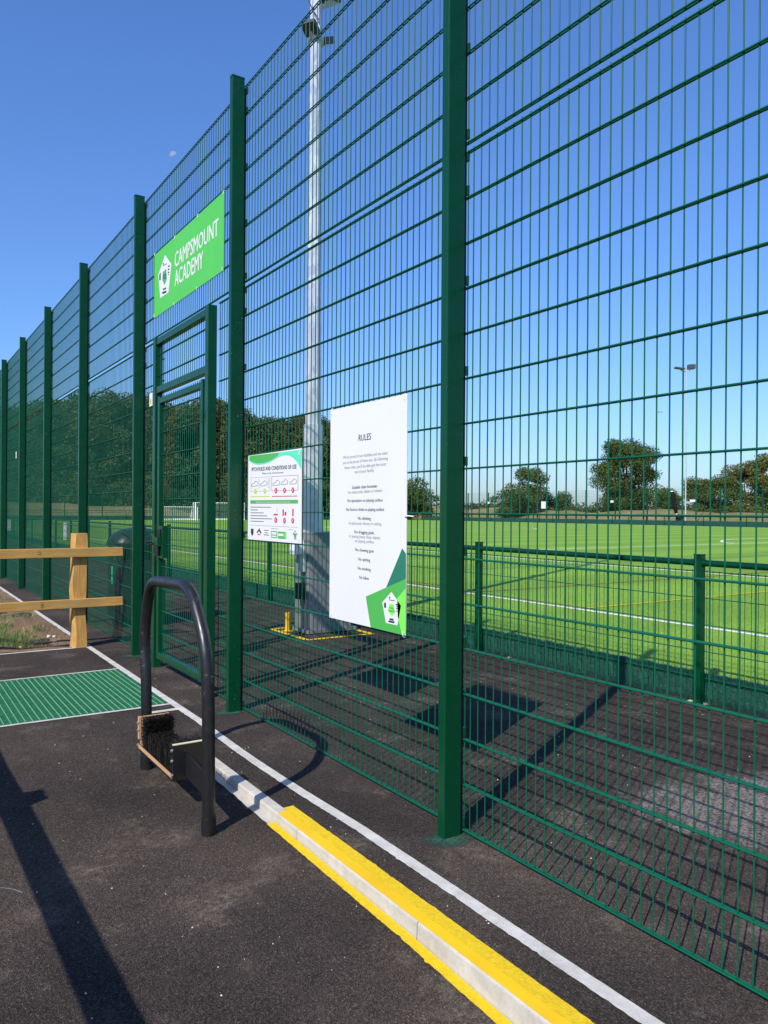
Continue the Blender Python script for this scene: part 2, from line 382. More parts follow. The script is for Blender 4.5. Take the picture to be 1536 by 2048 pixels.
# flush concrete edging along the fence
def ex(y): return -0.243 + (-0.025 if 0.3 < y < 2.4 else 0)*math.sin((y-0.3)/2.1*math.pi) 
structure(strip('path_edging', MAT['edging'], lambda y: ex(y)-0.029, lambda y: ex(y)+0.026, -4.5, 42, 0.004, 0.009, 0.0032, 0.0012))
structure(strip('cross_edging', MAT['edging'], 5.655, 5.70, -6, -0.27, 0.004, 0.03, 0.003, 0.003, 'x'))
structure(strip('cross_edging', MAT['edging'], 2.722, 2.775, -0.52, -0.268, 0.0045, 0.02, 0.002, 0.003, 'x'))
structure(strip('mat_edging', MAT['edging'], 4.375, 4.405, -3.0, -0.27, 0.0045, 0.03, 0.002, 0.002, 'x'))
structure(strip('mat_edging', MAT['edging'], 2.90, 2.935, -3.0, -0.265, 0.0048, 0.03, 0.002, 0.002, 'x'))

# raised kerb: separate stones, yellow paint on top and at its foot
kerb = structure(link('kerb', None, None, (0, 0, 0)))
joints = [1.66, 1.35, 0.435, -0.48, -1.395, -2.31, -3.225, -4.14]
for a, b in zip(joints, joints[1:]):
    bm = MB(); za, zb = -drop(a)-0.12, -drop(b)-0.12
    X0, X1 = KX, KX+0.055; r = 0.007; e = 0.0018
    prof = [(X0-0.004, None), (X0, -r), (X0+r*0.4, -r*0.3), (X0+r, 0.0), (X1, 0.0), (X1, None)]
    V = []
    for yy, zz in ((a-e, za), (b+e, zb)):
        for px_, pz_ in prof: V.append((px_, yy, (zz if pz_ is None else 0.005+pz_)))
    n = len(prof)
    F = [(i, i+1, n+i+1, n+i) for i in range(n-1)]+[tuple(range(n)), tuple(range(2*n-1, n-1, -1))]
    k = bm.add(V, F).build('kerb_stone', MAT['kerb'], kerb)
structure(strip('kerb_foot_mortar', MAT['kerb'], KX-0.042, KX-0.002, 0.655, 1.66, lambda y: -drop(y)+0.004, 0.02, 0.005, 0))
structure(strip('yellow_kerb_top', MAT['yellow'], KX+0.002, KX+0.053, -4.5, 0.64, 0.0088, 0.008, 0.0009, 0.0))
structure(strip('yellow_kerb_back', MAT['yellow_rough'], KX+0.047, lambda y: KX+0.103, -4.5, 0.68, 0.0096, 0.008, 0.0012, 0.002))
structure(strip('yellow_kerb_foot', MAT['yellow_rough'], KX-0.047, KX-0.005, -4.5, 0.655, lambda y: -drop(y)+0.005, 0.007, 0.0024, 0.001))

# loose mortar and dust stain patch on the spectator strip
def stain():
    x = N('mortar_dust'); p = x.pos(); g = x.noise(p, 70, 5, 0.7); f = x.noise(p, 5, 5, 0.65)
    x.col(x.ramp(g, [(0.3, (0.06, 0.053, 0.047)), (0.7, (0.27, 0.235, 0.205))])); x.set(0.9, 0.1); x.bump(g, 0.6, 0.004)
    tr = x.n('ShaderNodeBsdfTransparent'); mx = x.n('ShaderNodeMixShader')
    tc = x.n('ShaderNodeTexCoord'); ln = x.n('ShaderNodeVectorMath', operation='LENGTH'); x.l(tc.outputs['Object'], ln.inputs[0])
    a = x.n('ShaderNodeMath', operation='SUBTRACT'); x.l(x.ramp(f, [(0.25, 0.35), (0.72, 1.0)]), a.inputs[0]); x.l(ln.outputs['Value'], a.inputs[1])
    b = x.n('ShaderNodeMath', operation='MULTIPLY'); x.l(x.ramp(a.outputs[0], [(0.0, 0.0), (0.35, 1.0)]), b.inputs[0]); x.l(x.ramp(g, [(0.30, 0.25), (0.52, 0.95)]), b.inputs[1])
    x.l(b.outputs[0], mx.inputs[0]); x.l(tr.outputs[0], mx.inputs[1]); x.l(x.b.outputs[0], mx.inputs[2]); x.l(mx.outputs[0], x.out.inputs[0])
    return x.m
MAT['stain'] = stain()
o = MB().add([(math.cos(t), math.sin(t), 0) for t in np.linspace(0, 2*math.pi, 25)[:-1]], [tuple(range(24))]).build('mortar_stain', MAT['stain'], None, (1.55, -0.52, 0.0035))
o.scale = (1.15, 0.72, 1); o.rotation_euler.z = -0.3; structure(o)

MAT['overspray'] = MAT['stain'].copy(); 
for nd in MAT['overspray'].node_tree.nodes:
    if nd.type == 'VALTORGB' and abs(nd.color_ramp.elements[-1].color[0]-.27) < .005:
        nd.color_ramp.elements[0].color = (.02, .05, .04, 1); nd.color_ramp.elements[-1].color = (.04, .11, .08, 1)
for k_ in (0, 1, 2):
    o = MB().add([(math.cos(t), math.sin(t), 0) for t in np.linspace(0, 2*math.pi, 25)[:-1]], [tuple(range(24))]).build('paint_overspray', MAT['overspray'], None, (.035, k_*2.467+.01, 0.003+.0002*k_))
    o.scale = (.20, .13, 1); structure(o)
bm = MB(); q0 = [ground(u, v, -.06) for u, v in ((-20, 1786), (10, 1787), (30, 1790), (45, 1796))]
for a_, b_ in zip(q0, q0[1:]):
    d_ = (b_-a_)[:2]; d_ /= np.linalg.norm(d_); n_ = np.array([-d_[1], d_[0]])*.0022; zz = -drop(a_[1])+.003
    bm.add([(a_[0]-n_[0], a_[1]-n_[1], zz), (b_[0]-n_[0], b_[1]-n_[1], zz), (b_[0]+n_[0], b_[1]+n_[1], zz), (a_[0]+n_[0], a_[1]+n_[1], zz)], [(0, 1, 2, 3)])
structure(bm.build('scuff_mark', MAT['galv_dull']))

# soil verge with grass behind the cross edging
nx_, ny_ = 60, 110
gx = np.linspace(-9, -0.272, nx_); gy = 5.705+np.linspace(0, 1, ny_)**1.8*33
def soil_z(x, y):
    e = min(1.0, max(0, (-0.272-x)/0.25))*min(1.0, max(0, (y-5.705)/0.2))
    return 0.006+e*(0.025+0.022*math.sin(x*5.1+y*2.3)+0.018*math.sin(x*11.7-y*6.1)+0.02*math.sin(y*1.9))
V = [(x, y, soil_z(x, y)+rng.normal(0, 0.004)) for y in gy for x in gx]
F = [(j*nx_+i, j*nx_+i+1, (j+1)*nx_+i+1, (j+1)*nx_+i) for j in range(ny_-1) for i in range(nx_-1)]
structure(MB().add(V, F).build('soil_verge', MAT['soil']))
def blades(name, pts, h, wd, mat, lean=0.5):
    n = len(pts); P = np.asarray(pts); a = rng.uniform(0, 2*math.pi, n); hh = h*rng.uniform(.5, 1.25, n)
    dx, dy = np.cos(a), np.sin(a); b = rng.uniform(0, 2*math.pi, n); ln = lean*hh*rng.uniform(.2, 1, n)
    ww = wd*rng.uniform(.7, 1.3, n)
    A = np.c_[P[:, 0]-dx*ww, P[:, 1]-dy*ww, P[:, 2]]; B = np.c_[P[:, 0]+dx*ww, P[:, 1]+dy*ww, P[:, 2]]
    T = np.c_[P[:, 0]+np.cos(b)*ln, P[:, 1]+np.sin(b)*ln, P[:, 2]+hh]
    V = np.stack([A, B, T], 1).reshape(-1, 3); return stuff(soup(name, V, np.arange(3*n).reshape(-1, 3), mat))
pts = []
centers = [(-1.15, 6.35, .36, 900), (-0.92, 6.5, .3, 700), (-1.35, 7.0, .55, 1500), (-0.98, 7.15, .25, 350), (-1.2, 8.0, .5, 900), (-0.85, 6.1, .2, 260), (-1.5, 6.1, .4, 700), (-0.55, 8.2, .2, 120), (-1.6, 9.5, .8, 900), (-0.8, 10.5, .5, 300), (-0.52, 6.8, .12, 60)]
for cx, cy, r, n in centers:
    for _ in range(n*2):
        x = random.gauss(cx, r*.5); y = random.gauss(cy, r*.6)
        if x < -0.34 and y > 5.8: pts.append((x, y, soil_z(x, y)))
blades('grass', pts, 0.055, 0.0028, MAT['grass_blade'], 0.9)
def pebble(bm, x, y, z, r):
    k = 6; vs = []; fs = []
    for i, (t, q) in enumerate(((-.6, .7), (.15, 1.0), (.7, .55))):
        for j in range(k): vs.append((x+r*q*math.cos(j/k*6.283)*random.uniform(.8, 1.2), y+r*q*math.sin(j/k*6.283)*random.uniform(.8, 1.2), z+r*t*.7))
    fs = [(i*k+j, i*k+(j+1) % k, (i+1)*k+(j+1) % k, (i+1)*k+j) for i in range(2) for j in range(k)]+[tuple(range(2*k, 3*k))]
    bm.add(vs, fs, True)
bm = MB()
for _ in range(200):
    x = -0.3-abs(random.gauss(0, .6)); y = 5.75+abs(random.gauss(0, 2.2)); pebble(bm, x, y, soil_z(x, y), random.uniform(.004, .013))
stuff(bm.build('gravel', MAT['soil']))
for (u, v, r, lb) in ((98, 1276, .030, 'larger pale stone lying on the soil verge beside the timber post'), (109, 1277, .024, 'smaller pale stone lying on the soil verge beside the timber post'), (41, 1296, .02, 'small pale stone at the front edge of the soil verge by the grass')):
    g = ground(u, v); bm = MB(); pebble(bm, 0, 0, r*.4, r); tag(bm.build('stone', MAT['stone'], None, (g[0], g[1], soil_z(g[0], g[1]))), lb, 'stone')

# pitch
PZ = 0.05
structure(MB().add([(3.17, -22, PZ), (74, -22, PZ), (74, 104, PZ), (3.17, 104, PZ)], [(0, 1, 2, 3)]).build('artificial_pitch', MAT['turf']))
def linemat(n, c):
    x = N(n); p = x.pos(); f = x.noise(p, 60, 4, .7)
    x.col(x.ramp(f, [(0.3, tuple(k*.8 for k in c)), (0.7, c)])); x.bump(f, .4, .015); return x.set(0.85, 0.1)
MAT['lw'] = linemat('turf_line_white', (0.74, 0.76, 0.70)); MAT['ly'] = linemat('turf_line_yellow', (0.62, 0.50, 0.01))
MAT['lr'] = linemat('turf_line_red', (0.34, 0.11, 0.03)); MAT['lb'] = linemat('turf_line_blue', (0.10, 0.26, 0.20))
bm = MB(); LZ = PZ+0.004
def seg(bm, x0, y0, x1, y1, wd, z):
    d = np.array([x1-x0, y1-y0], float); d /= np.linalg.norm(d); n = np.array([-d[1], d[0]])*wd/2
    bm.add([(x0-n[0], y0-n[1], z), (x1-n[0], y1-n[1], z), (x1+n[0], y1+n[1], z), (x0+n[0], y0+n[1], z)], [(0, 1, 2, 3)])
for s in ((6.27, 1.4, 6.27, 100.5), (70, 1.4, 70, 100.5), (6.22, 1.4, 70.05, 1.4), (6.22, 100.5, 70.05, 100.5), (6.27, 51, 70, 51),
          (17.9, 17.9, 58.3, 17.9), (17.9, 1.4, 17.9, 17.9), (58.3, 1.4, 58.3, 17.9), (17.9, 84, 58.3, 84), (17.9, 84, 17.9, 100.5), (13.9, 6.0, 13.9, 46), (13.9, 46, 13.9, 96), (62, 6, 62, 96)):
    seg(bm, *s, 0.105, LZ)
def arc(bm, cx, cy, r, a0, a1, n, wd, z):
    t = np.linspace(a0, a1, n+1)
    for p, q in zip(t, t[1:]): seg(bm, cx+r*math.cos(p), cy+r*math.sin(p), cx+r*math.cos(q), cy+r*math.sin(q), wd, z)
h = math.asin(5.5/9.15)
arc(bm, 38.1, 12.4, 9.15, h, math.pi-h, 40, .12, LZ+.002); arc(bm, 38.1, 51, 9.15, 0, 2*math.pi, 72, .12, LZ+.002)
structure(bm.build('white_line_marking', MAT['lw']))
bm = MB(); seg(bm, 6.36, 4.95, 36, 4.95, .06, LZ+.004); seg(bm, 6.355, 4.92, 6.355, 49, .05, LZ+.008); structure(bm.build('yellow_line_marking', MAT['ly']))
bm = MB(); seg(bm, 6.66, 7.45, 40, 7.45, .06, LZ+.004); seg(bm, 6.66, 7.45, 6.66, 30, .05, LZ+.008); structure(bm.build('red_line_marking', MAT['lr']))
bm = MB(); seg(bm, 9.4, 11.6, 30, 11.6, .06, LZ+.004); seg(bm, 9.4, 11.6, 9.4, 40, .05, LZ+.008); structure(bm.build('blue_line_marking', MAT['lb']))
n = 90000; X = 3.19+rng.random(n)**1.5*8.5; Y = -0.5+rng.random(n)*15
blades('turf_pile', np.c_[X, Y, np.full(n, PZ)], 0.022, 0.003, MAT['turf_blade'], 0.7)

# earth bank beyond the far fences
bm = MB(); V = []; prof = [(0, -.35), (3.0, .7), (6.0, 1.5), (9, 1.75), (13, 1.3), (22, -.35)]
path = [(82, -60), (82, -10), (83, 30), (82, 70), (81, 105), (70, 116), (30, 117), (-20, 118), (-80, 120)]
pp = []
for (a, b) in zip(path, path[1:]):
    for t in np.linspace(0, 1, 14)[:-1]: pp.append((a[0]+(b[0]-a[0])*t, a[1]+(b[1]-a[1])*t))
for i, (x, y) in enumerate(pp):
    nxt = pp[min(i+1, len(pp)-1)]; prv = pp[max(i-1, 0)]; d = np.array([nxt[0]-prv[0], nxt[1]-prv[1]]); d = d/np.linalg.norm(d); nn = np.array([d[1], -d[0]])
    k = 0.9+0.10*math.sin(i*.7)+0.06*math.sin(i*1.9); lf = 1.12 if i < 50 else 1.45
    for s, z in prof: V.append((x+nn[0]*s, y+nn[1]*s, -.35+(z+.35)*(k*lf if 0 < s < 22 else 1)+(rng.normal(0, .06) if 0 < s < 22 else 0)))
m_ = len(prof)
F = [(i*m_+j, i*m_+j+1, (i+1)*m_+j+1, (i+1)*m_+j) for i in range(len(pp)-1) for j in range(m_-1)]
structure(bm.add(V, F, True).build('earth_bank', MAT['bank']))

# ================================================================== TALL MESH FENCE
SP, PD, PWD, TOP = 2.467, 0.0946, 0.048, 4.49
MX = PD+0.026           # plane of the wires
VR, HR = 0.0029, 0.0041
fence = thing('mesh_fence', 'tall dark green twin-wire mesh fence on box posts along the black path', 'fence')
bm = MB().rbox(0, PD, 0, PWD, -0.02, TOP, 0.005); post_me = bm.mesh('post', MAT['green'])
cap_me = MB().rbox(-0.0015, PD+0.0015, -0.0015, PWD+0.0015, TOP-0.004, TOP+0.006, 0.005).mesh('post_cap', MAT['green'])
bar_me = MB().box(PD+0.001, MX-0.0095, 0.010, 0.038, 0.03, TOP-0.06).mesh('clamp_bar', MAT['black'])
clip_me = MB().rbox(MX-0.0085, MX+0.004, 0.004, 0.044, -0.02, 0.02, 0.003).mesh('clip', MAT['green'])
clip_z = [0.05+0.4*i for i in range(8)]+[3.0, 3.10, 3.48, 3.88, 4.28, 4.42]
K0, K1 = -1, 10
for k in range(K0, K1+1):
    p = link('post', post_me, fence, (0, k*SP, 0))
    link('post_cap', cap_me, p); link('clamp_bar', bar_me, p); [link('clip', clip_me, p, (0, 0, z)) for z in clip_z]

_cache = {}
def vwire(L):
    key = ('v', round(L, 3))
    if key not in _cache: _cache[key] = MB().tube([(0, 0, 0), (0, 0, L)], VR, 6, False).mesh('vertical_wire', MAT['green_wire'])
    return _cache[key]
def hwire(L):
    key = ('h', round(L, 3))
    if key not in _cache:
        b = MB()
        for s in (-1, 1): b.tube([(s*(VR+HR-.0006), 0, 0), (s*(VR+HR-.0006), L, 0)], HR, 6, True)
        _cache[key] = b.mesh('horizontal_wire', MAT['green_wire'])
    return _cache[key]
def panel(parent, y0, y1, z0, n, single, spike=0.014, x=MX):
    """one welded panel: upright wires every 50 mm, a wire pair every 200 mm"""
    L = n*0.2+spike; cnt = int(round((y1-y0)/0.05)); yy = [y0+(y1-y0)*(i/cnt) for i in range(cnt+1)]
    off = 0.012; yy[0] += off; yy[-1] -= off
    b = MB(); own = (yy[0],) if single else yy
    for y in own: b.tube([(0, y-y0, -0.004), (0, y-y0, L)], VR, 6, False)
    pm = b.build('mesh_panel', MAT['green_wire'], parent, (x, y0, z0))
    if single:
        me = vwire(L+.004)
        for y in yy[1:]: link('vertical_wire', me, pm, (rng.normal(0, .0004), y-y0, -.004))
    me = hwire(y1-y0)
    for i in range(n+1): link('horizontal_wire', me, pm, (0, 0, i*0.2))
    return pm
ZL, ZU = 0.017, 3.06
for k in range(K0, K1):
    a, b = k*SP+0.026, (k+1)*SP+0.022
    single = k in (-1, 0)
    if k == 1:
        panel(fence, a, 2.99, ZL, 15, False); panel(fence, 4.375, b, ZL, 15, False)
    else: panel(fence, a, b, ZL, 15, single)
    panel(fence, a, b, ZU, 7, single)

# ------------------------------------------------------------------ gate
gate = thing('pedestrian_gate', 'green mesh pedestrian gate with lock, set in the tall fence under the name sign', 'gate', (0.02, 3.6, 0))
def gp(name, b, parent=None, mat='green'):
    o = b.build(name, MAT[mat], parent or gate); o.matrix_parent_inverse = Matrix.Identity(4)
    if parent is None: o.location = (-0.02, -3.6, 0)
    return o
GX0, GX1 = 0.012, 0.083
gp('gate_post', MB().rbox(GX0, GX1, 2.945, 3.015, -0.02, 2.985, 0.004)); gp('gate_post', MB().rbox(GX0, GX1, 4.284, 4.358, -0.02, 2.985, 0.004))
gp('head_rail', MB().rbox(GX0+.008, GX1-.008, 3.016, 4.283, 2.915, 2.972, 0.004, 'y'))
gp('transom', MB().rbox(GX0+.008, GX1-.008, 3.016, 4.283, 2.475, 2.535, 0.004, 'y'))
b = MB(); XW = 0.05
for i in range(25): b.tube([(XW, 3.045+i*.05, 2.53), (XW, 3.045+i*.05, 2.92)], VR, 6, False)
ov = gp('over_panel', b, None, 'green_wire')
for z in (2.64, 2.83):
    b = MB()
    for s in (-1, 1): b.tube([(XW+s*.0064, 3.018, z), (XW+s*.0064, 4.281, z)], HR, 6)
    b.build('horizontal_wire', MAT['green_wire'], ov)
b = MB(); LX0, LX1 = 0.020, 0.070; LY0, LY1 = 3.083, 4.228
leaf_o = gp('gate_leaf', b.rbox(LX0, LX1, LY0, LY0+.05, .095, 2.44, .004).rbox(LX0, LX1, LY1-.05, LY1, .095, 2.44, .004)
            .rbox(LX0+.001, LX1-.001, LY0+.05, LY1-.05, .095, .155, .004, 'y').rbox(LX0+.001, LX1-.001, LY0+.05, LY1-.05, 2.375, 2.425, .004, 'y'))
b = MB(); XW = 0.058
for i in range(21): b.tube([(XW, LY0+.07+i*.05, .12), (XW, LY0+.07+i*.05, 2.455)], VR, 6, False)
b.build('vertical_wires', MAT['green_wire'], leaf_o)
for i in range(11):
    b = MB(); z = 0.32+i*.2
    for s in (-1, 1): b.tube([(XW+s*.0064, LY0+.04, z), (XW+s*.0064, LY1-.04, z)], HR, 6)
    b.build('horizontal_wire', MAT['green_wire'], leaf_o)
for z in (.45, 2.15): gp('hinge', MB().tube([(.01, 3.049, z-.05), (.01, 3.049, z+.05)], .016, 10).rbox(.02, .05, 3.016, 3.082, z-.015, z+.015, .002, 'y'))
lk = gp('lock_box', MB().rbox(0.010, 0.065, 4.035, 4.180, 1.0, 1.285, .004))
MB().rbox(-0.004, 0.0095, 4.070, 4.150, 1.185, 1.255, .004).build('keypad_recess', MAT['black'], lk)
MB().rbox(-0.03, 0.0095, 4.055, 4.170, 1.115, 1.185, .006).tube([(-.02, 4.170, 1.18), (-.04, 4.205, 1.215), (-.02, 4.215, 1.235)], .009, 8).build('lock_case', MAT['green'], lk)
MB().tube([(-.035, 4.205, 1.145), (-.06, 4.225, 1.14), (-.06, 4.265, 1.137)], .011, 8).tube([(-.035, 4.155, 1.125), (-.05, 4.215, 1.115), (-.05, 4.265, 1.11)], .009, 8).build('handle', MAT['black'], lk)
MB().tube([(-.012, 4.105, 1.022), (-.012, 4.105, 1.105)], .026, 12).build('lock_cylinder', MAT['black'], lk)

# ================================================================== SIGNS (flat boards tied to the wires)
SXF = MX-0.016
def text_mesh(s, mat, offset=0.0):
    c = bpy.data.curves.new('t', 'FONT'); c.body = s; c.size = 1.0; c.offset = offset; c.resolution_u = 2; c.align_x = 'LEFT'
    o = bpy.data.objects.new('t', c); COL.objects.link(o)
    dg = bpy.context.evaluated_depsgraph_get(); me = bpy.data.meshes.new_from_object(o.evaluated_get(dg))
    COL.objects.unlink(o); bpy.data.objects.remove(o); bpy.data.curves.remove(c)
    n = len(me.vertices); a = np.empty(n*3, np.float32); me.vertices.foreach_get('co', a); a = a.reshape(-1, 3)
    me.materials.clear(); me.materials.append(mat); return me, a
def ext(ul, ur, v0, v1, um):
    return (onx(ur, 1024, SXF)[1], onx(ul, 1024, SXF)[1], onx(um, v1, SXF)[2], onx(um, v0, SXF)[2])
class Sign:
    def __init__(self, name, label, y0, y1, z0, z1, mat, th=0.004, x=None):
        self.x = SXF if x is None else x
        self.o = tag(link(name, None, None, (self.x, (y0+y1)/2, z0)), label, 'sign'); self.c = np.array([self.x, (y0+y1)/2, z0])
        MB().box(0, th, y0-self.c[1], y1-self.c[1], 0, z1-z0).build('panel', mat, self.o); self.layer = 0
    def P(self, u, v): q = onx(u, v, self.x); return q[1]-self.c[1], q[2]-self.c[2]
    def lx(self, k): return -0.0006*k
    def poly(self, name, pix, mat, k=1):
        pts = [self.P(*q) for q in pix]; vs = [(self.lx(k), a, b) for a, b in pts]
        ar = sum(vs[i][1]*vs[(i+1) % len(vs)][2]-vs[(i+1) % len(vs)][1]*vs[i][2] for i in range(len(vs)))
        f = tuple(range(len(vs))); f = f[::-1] if ar > 0 else f
        return MB().add(vs, [f]).build(name, mat, self.o)
    def text(self, s, u0, v0, u1, v1, hpx, mat, k=2, off=0.0, name='lettering'):
        """s from baseline-middle left pixel to right pixel, capital height hpx (pixels, at its middle)"""
        ya, za = self.P(u0, v0); yb, zb = self.P(u1, v1)
        um, vm = (u0+u1)/2, (v0+v1)/2
        H = self.P(um, vm-hpx/2)[1]-self.P(um, vm+hpx/2)[1]
        me, a = text_mesh(s, mat, 0.0)
        x0, x1 = a[:, 0].min(), a[:, 0].max(); cap = 0.729
        t = (a[:, 0]-x0)/(x1-x0)
        V = np.c_[np.full(len(a), self.lx(k)), ya+(yb-ya)*t, za+(zb-za)*t+(a[:, 1]/cap-0.5)*H]
        me.vertices.foreach_set('co', V.astype(np.float32).ravel()); me.update(); me.name = name
        o = link(name, me, self.o)
        if off > 0:                                        # heavier strokes: the same print once more, a hair to the side
            m2 = me.copy(); V2 = V.copy(); V2[:, 0] -= .0002; V2[:, 1] += off*H*(-1 if yb < ya else 1); V2[:, 2] += off*H*.35
            m2.vertices.foreach_set('co', V2.astype(np.float32).ravel()); m2.update(); link('lettering_weight', m2, o)
        return o
    def ties(self, pix, drop_=0.03):
        for u, v in pix:
            y, z = self.P(u, v); sgn = 1 if z > 0.3 else -1
            MB().tube([(-0.003, y, z-sgn*0.018), (-0.006, y, z), (0.002, y+.002, z+sgn*.012), (.02, y+.004, z+sgn*.012)], .0024, 6).build('cable_tie', MAT['tie'], self.o)

# --- name sign
NS = (onx(447.5, 464, SXF)[1], onx(308.5, 572, SXF)[1], onx(377, 589, SXF)[2], onx(377, 448, SXF)[2])
ns = Sign('name_sign', 'bright green CAMPSMOUNT ACADEMY name board tied above the gate', *NS, MAT['lime'])
cs = lambda q: [(290+x/7.877, 380+y/7.877) for x, y in q]
ns.text('CAMPSMOUNT', *cs([(470, 1105)])[0], *cs([(1155, 570)])[0], 33.5, MAT['sign_white'], 2, .05)
ns.text('ACADEMY', *cs([(470, 1395)])[0], *cs([(915, 1085)])[0], 34, MAT['sign_white'], 2, .05)
def badge(s, top, right, br, bl, left, inner, crop, darkmat='sgreen'):
    s.poly('badge', crop([top, right, br, bl, left]), MAT['sign_white'], 2); s.poly('badge_pentagon', crop(inner), MAT[darkmat], 3)
badge(ns, (318, 1022), (418, 1170), (372, 1615), (243, 1705), (212, 1340), [(285, 1290), (338, 1240), (345, 1410), (310, 1500), (275, 1420)], cs)
def bars(s, crop, items, mat='ink', k=3):
    for (x0, y0, x1, y1, hh) in items: s.poly('print_bar', crop([(x0, y0-hh/2), (x1, y1-hh/2), (x1, y1+hh/2), (x0, y0+hh/2)]), MAT[mat], k)
bars(ns, cs, [(282, 1165, 300, 1160, 24), (285, 1195, 350, 1160, 11), (365, 1205, 392, 1195, 22), (362, 1255, 388, 1248, 22), (362, 1300, 384, 1295, 22), (362, 1335, 380, 1330, 14), (285, 1570, 335, 1545, 26), (275, 1625, 340, 1600, 34), (228, 1380, 250, 1370, 95), (236, 1320, 250, 1312, 22)])
bars(ns, cs, [(283, 1345, 340, 1330, 34), (283, 1390, 342, 1375, 34)], 'sdark', 4)
ns.ties(cs([(160, 1010), (475, 735), (832, 400), (1243, 25), (150, 1990), (465, 1805), (820, 1560), (1225, 1255)]))

# --- rules sign
RS = (onx(813, 1030, SXF)[1], onx(660, 1030, SXF)[1], onx(735, 1253, SXF)[2], onx(735, 804.5, SXF)[2])
rs = Sign('rules_sign', 'tall white RULES board with green corner badge tied to the fence', *RS, MAT['sign_white'])
c1 = lambda q: [(650+x/8.194, 780+y/8.194) for x, y in q]; c2 = lambda q: [(650+x/7.877, 1030+y/7.877) for x, y in q]
def rt(crop, s, x0, y0, x1, y1, h, mat, off=0.0):
    a, b = crop([(x0, y0), (x1, y1)]); rs.text(s, *a, *b, h, MAT[mat], 1, off)
rt(c1, 'RULES', 552, 785, 755, 755, 13.4, 'ink', .035)
for s, x0, x1, y, tilt in (("We're proud of our facilities and we want", 297, 1028, 1065, -80), ('you to be proud of them too. By following', 292, 1032, 1152, -78), ("these rules, you'll be able get the most", 320, 1000, 1240, -66), ('out of your facility', 485, 805, 1325, -30)):
    rt(c1, s, x0, y-tilt/2, x1, y+tilt/2, 6.6, 'ink_soft')
for s, x0, x1, y, tilt, bold in (('Suitable clean footwear', 443, 860, 1582, -28, 1), ('No metal studs, blades or trainers', 377, 940, 1658, -36, 0), ('No spectators on playing surface', 370, 945, 1805, -12, 1), ('No food or drink on playing surface', 350, 968, 1955, -2, 1)):
    rt(c1, s, x0, y-tilt/2, x1, y+tilt/2, 6.6, 'ink' if bold else 'ink_soft', .05 if bold else 0)
for s, x0, x1, y, tilt, bold in (('No climbing', 518, 722, 50, 6, 1), ('on goal posts, fences or netting', 372, 887, 130, 14, 0), ('No dragging goals', 463, 772, 270, 16, 1), ('or placing heavy sharp objects', 377, 872, 342, 30, 0), ('on playing surface', 472, 770, 412, 20, 0), ('No chewing gum', 475, 768, 555, 26, 1), ('No spitting', 527, 712, 700, 20, 1), ('No smoking', 517, 720, 845, 26, 1), ('No bikes', 543, 690, 988, 20, 1)):
    rt(c2, s, x0, y-tilt/2, x1, y+tilt/2, 6.6, 'ink' if bold else 'ink_soft', .05 if bold else 0)
rs.poly('corner_shape', c2([(1217, 525), (1276, 605), (1276, 1003), (965, 1140)]), MAT['sdark'], 1)
rs.poly('corner_shape', c2([(643, 1285), (965, 1142), (1276, 1005), (1276, 1903), (720, 1768)]), MAT['sgreen'], 1)
rs.poly('corner_shape', c2([(1276, 1155), (1276, 1902), (1212, 1884), (1150, 1600), (1140, 1310)]), MAT['slime'], 2)
badge(rs, (1050, 1210), (1200, 1430), (1145, 1740), (963, 1700), (905, 1375), [(1018, 1398), (1085, 1405), (1108, 1535), (1053, 1595), (995, 1505)], c2, 'slime')
bars(rs, c2, [(1010, 1300, 1032, 1303, 26), (1010, 1335, 1100, 1350, 11), (1118, 1408, 1160, 1414, 18), (1128, 1438, 1156, 1442, 20), (1128, 1470, 1156, 1474, 20), (1122, 1512, 1162, 1518, 12), (1020, 1640, 1085, 1650, 30), (1005, 1675, 1098, 1690, 30), (935, 1420, 965, 1428, 75), (945, 1385, 958, 1388, 20)])
a, b = c2([(1020, 1460), (1090, 1472)]); rs.text('FOOTBALL', *a, *b, 3.6, MAT['sdark'], 4, .02)
a, b = c2([(1008, 1508), (1098, 1518)]); rs.text('FOUNDATION', *a, *b, 3.8, MAT['sdark'], 4, .02)
rs.ties([(664, 822), (810, 792), (663, 1233), (807, 1270)])
MB().tube([(-.004, -.372, .585), (-.006, -.40, .588), (.01, -.43, .586)], .0032, 6).build('cable_tie', MAT['tie'], rs.o)

# --- footwear sign
FS = (onx(603, 995, SXF)[1], onx(496, 995, SXF)[1], onx(549, 1083, SXF)[2], onx(549, 904, SXF)[2])
ps = Sign('footwear_sign', 'small white PITCH RULES AND CONDITIONS OF USE board with green wave header', *FS, MAT['sign_white'])
c3 = lambda q: [(490+x/9.308, 880+y/9.308) for x, y in q]
ps.poly('header_wave', c3([(62, 300), (1058, 180), (1048, 545), (1010, 480), (960, 400), (900, 335), (830, 292), (760, 282), (680, 295), (580, 345), (470, 410), (360, 450), (250, 464), (160, 445), (90, 400), (64, 370)]), MAT['smint'], 1)
ps.poly('header_wave', c3([(80, 298), (640, 232), (600, 300), (520, 350), (430, 398), (330, 425), (220, 430), (130, 405), (84, 365)]), MAT['sgreen'], 2)
def pt(s, x0, y0, x1, y1, h, mat, k=2, off=0.0):
    a, b = c3([(x0, y0), (x1, y1)]); ps.text(s, *a, *b, h, MAT[mat], k, off)
pt('PITCH RULES AND CONDITIONS OF USE', 128, 545, 962, 490, 8.2, 'ink', 3, .015)
pt('Please use the correct footwear', 322, 620, 722, 598, 4.2, 'ink_soft')
pt('Please make sure your boots are clean before going onto the pitch', 216, 1156, 845, 1152, 4.4, 'sign_white', 3, .015)
ps.poly('band', c3([(102, 1122), (988, 1112), (986, 1182), (102, 1186)]), MAT['sgreen'], 1)
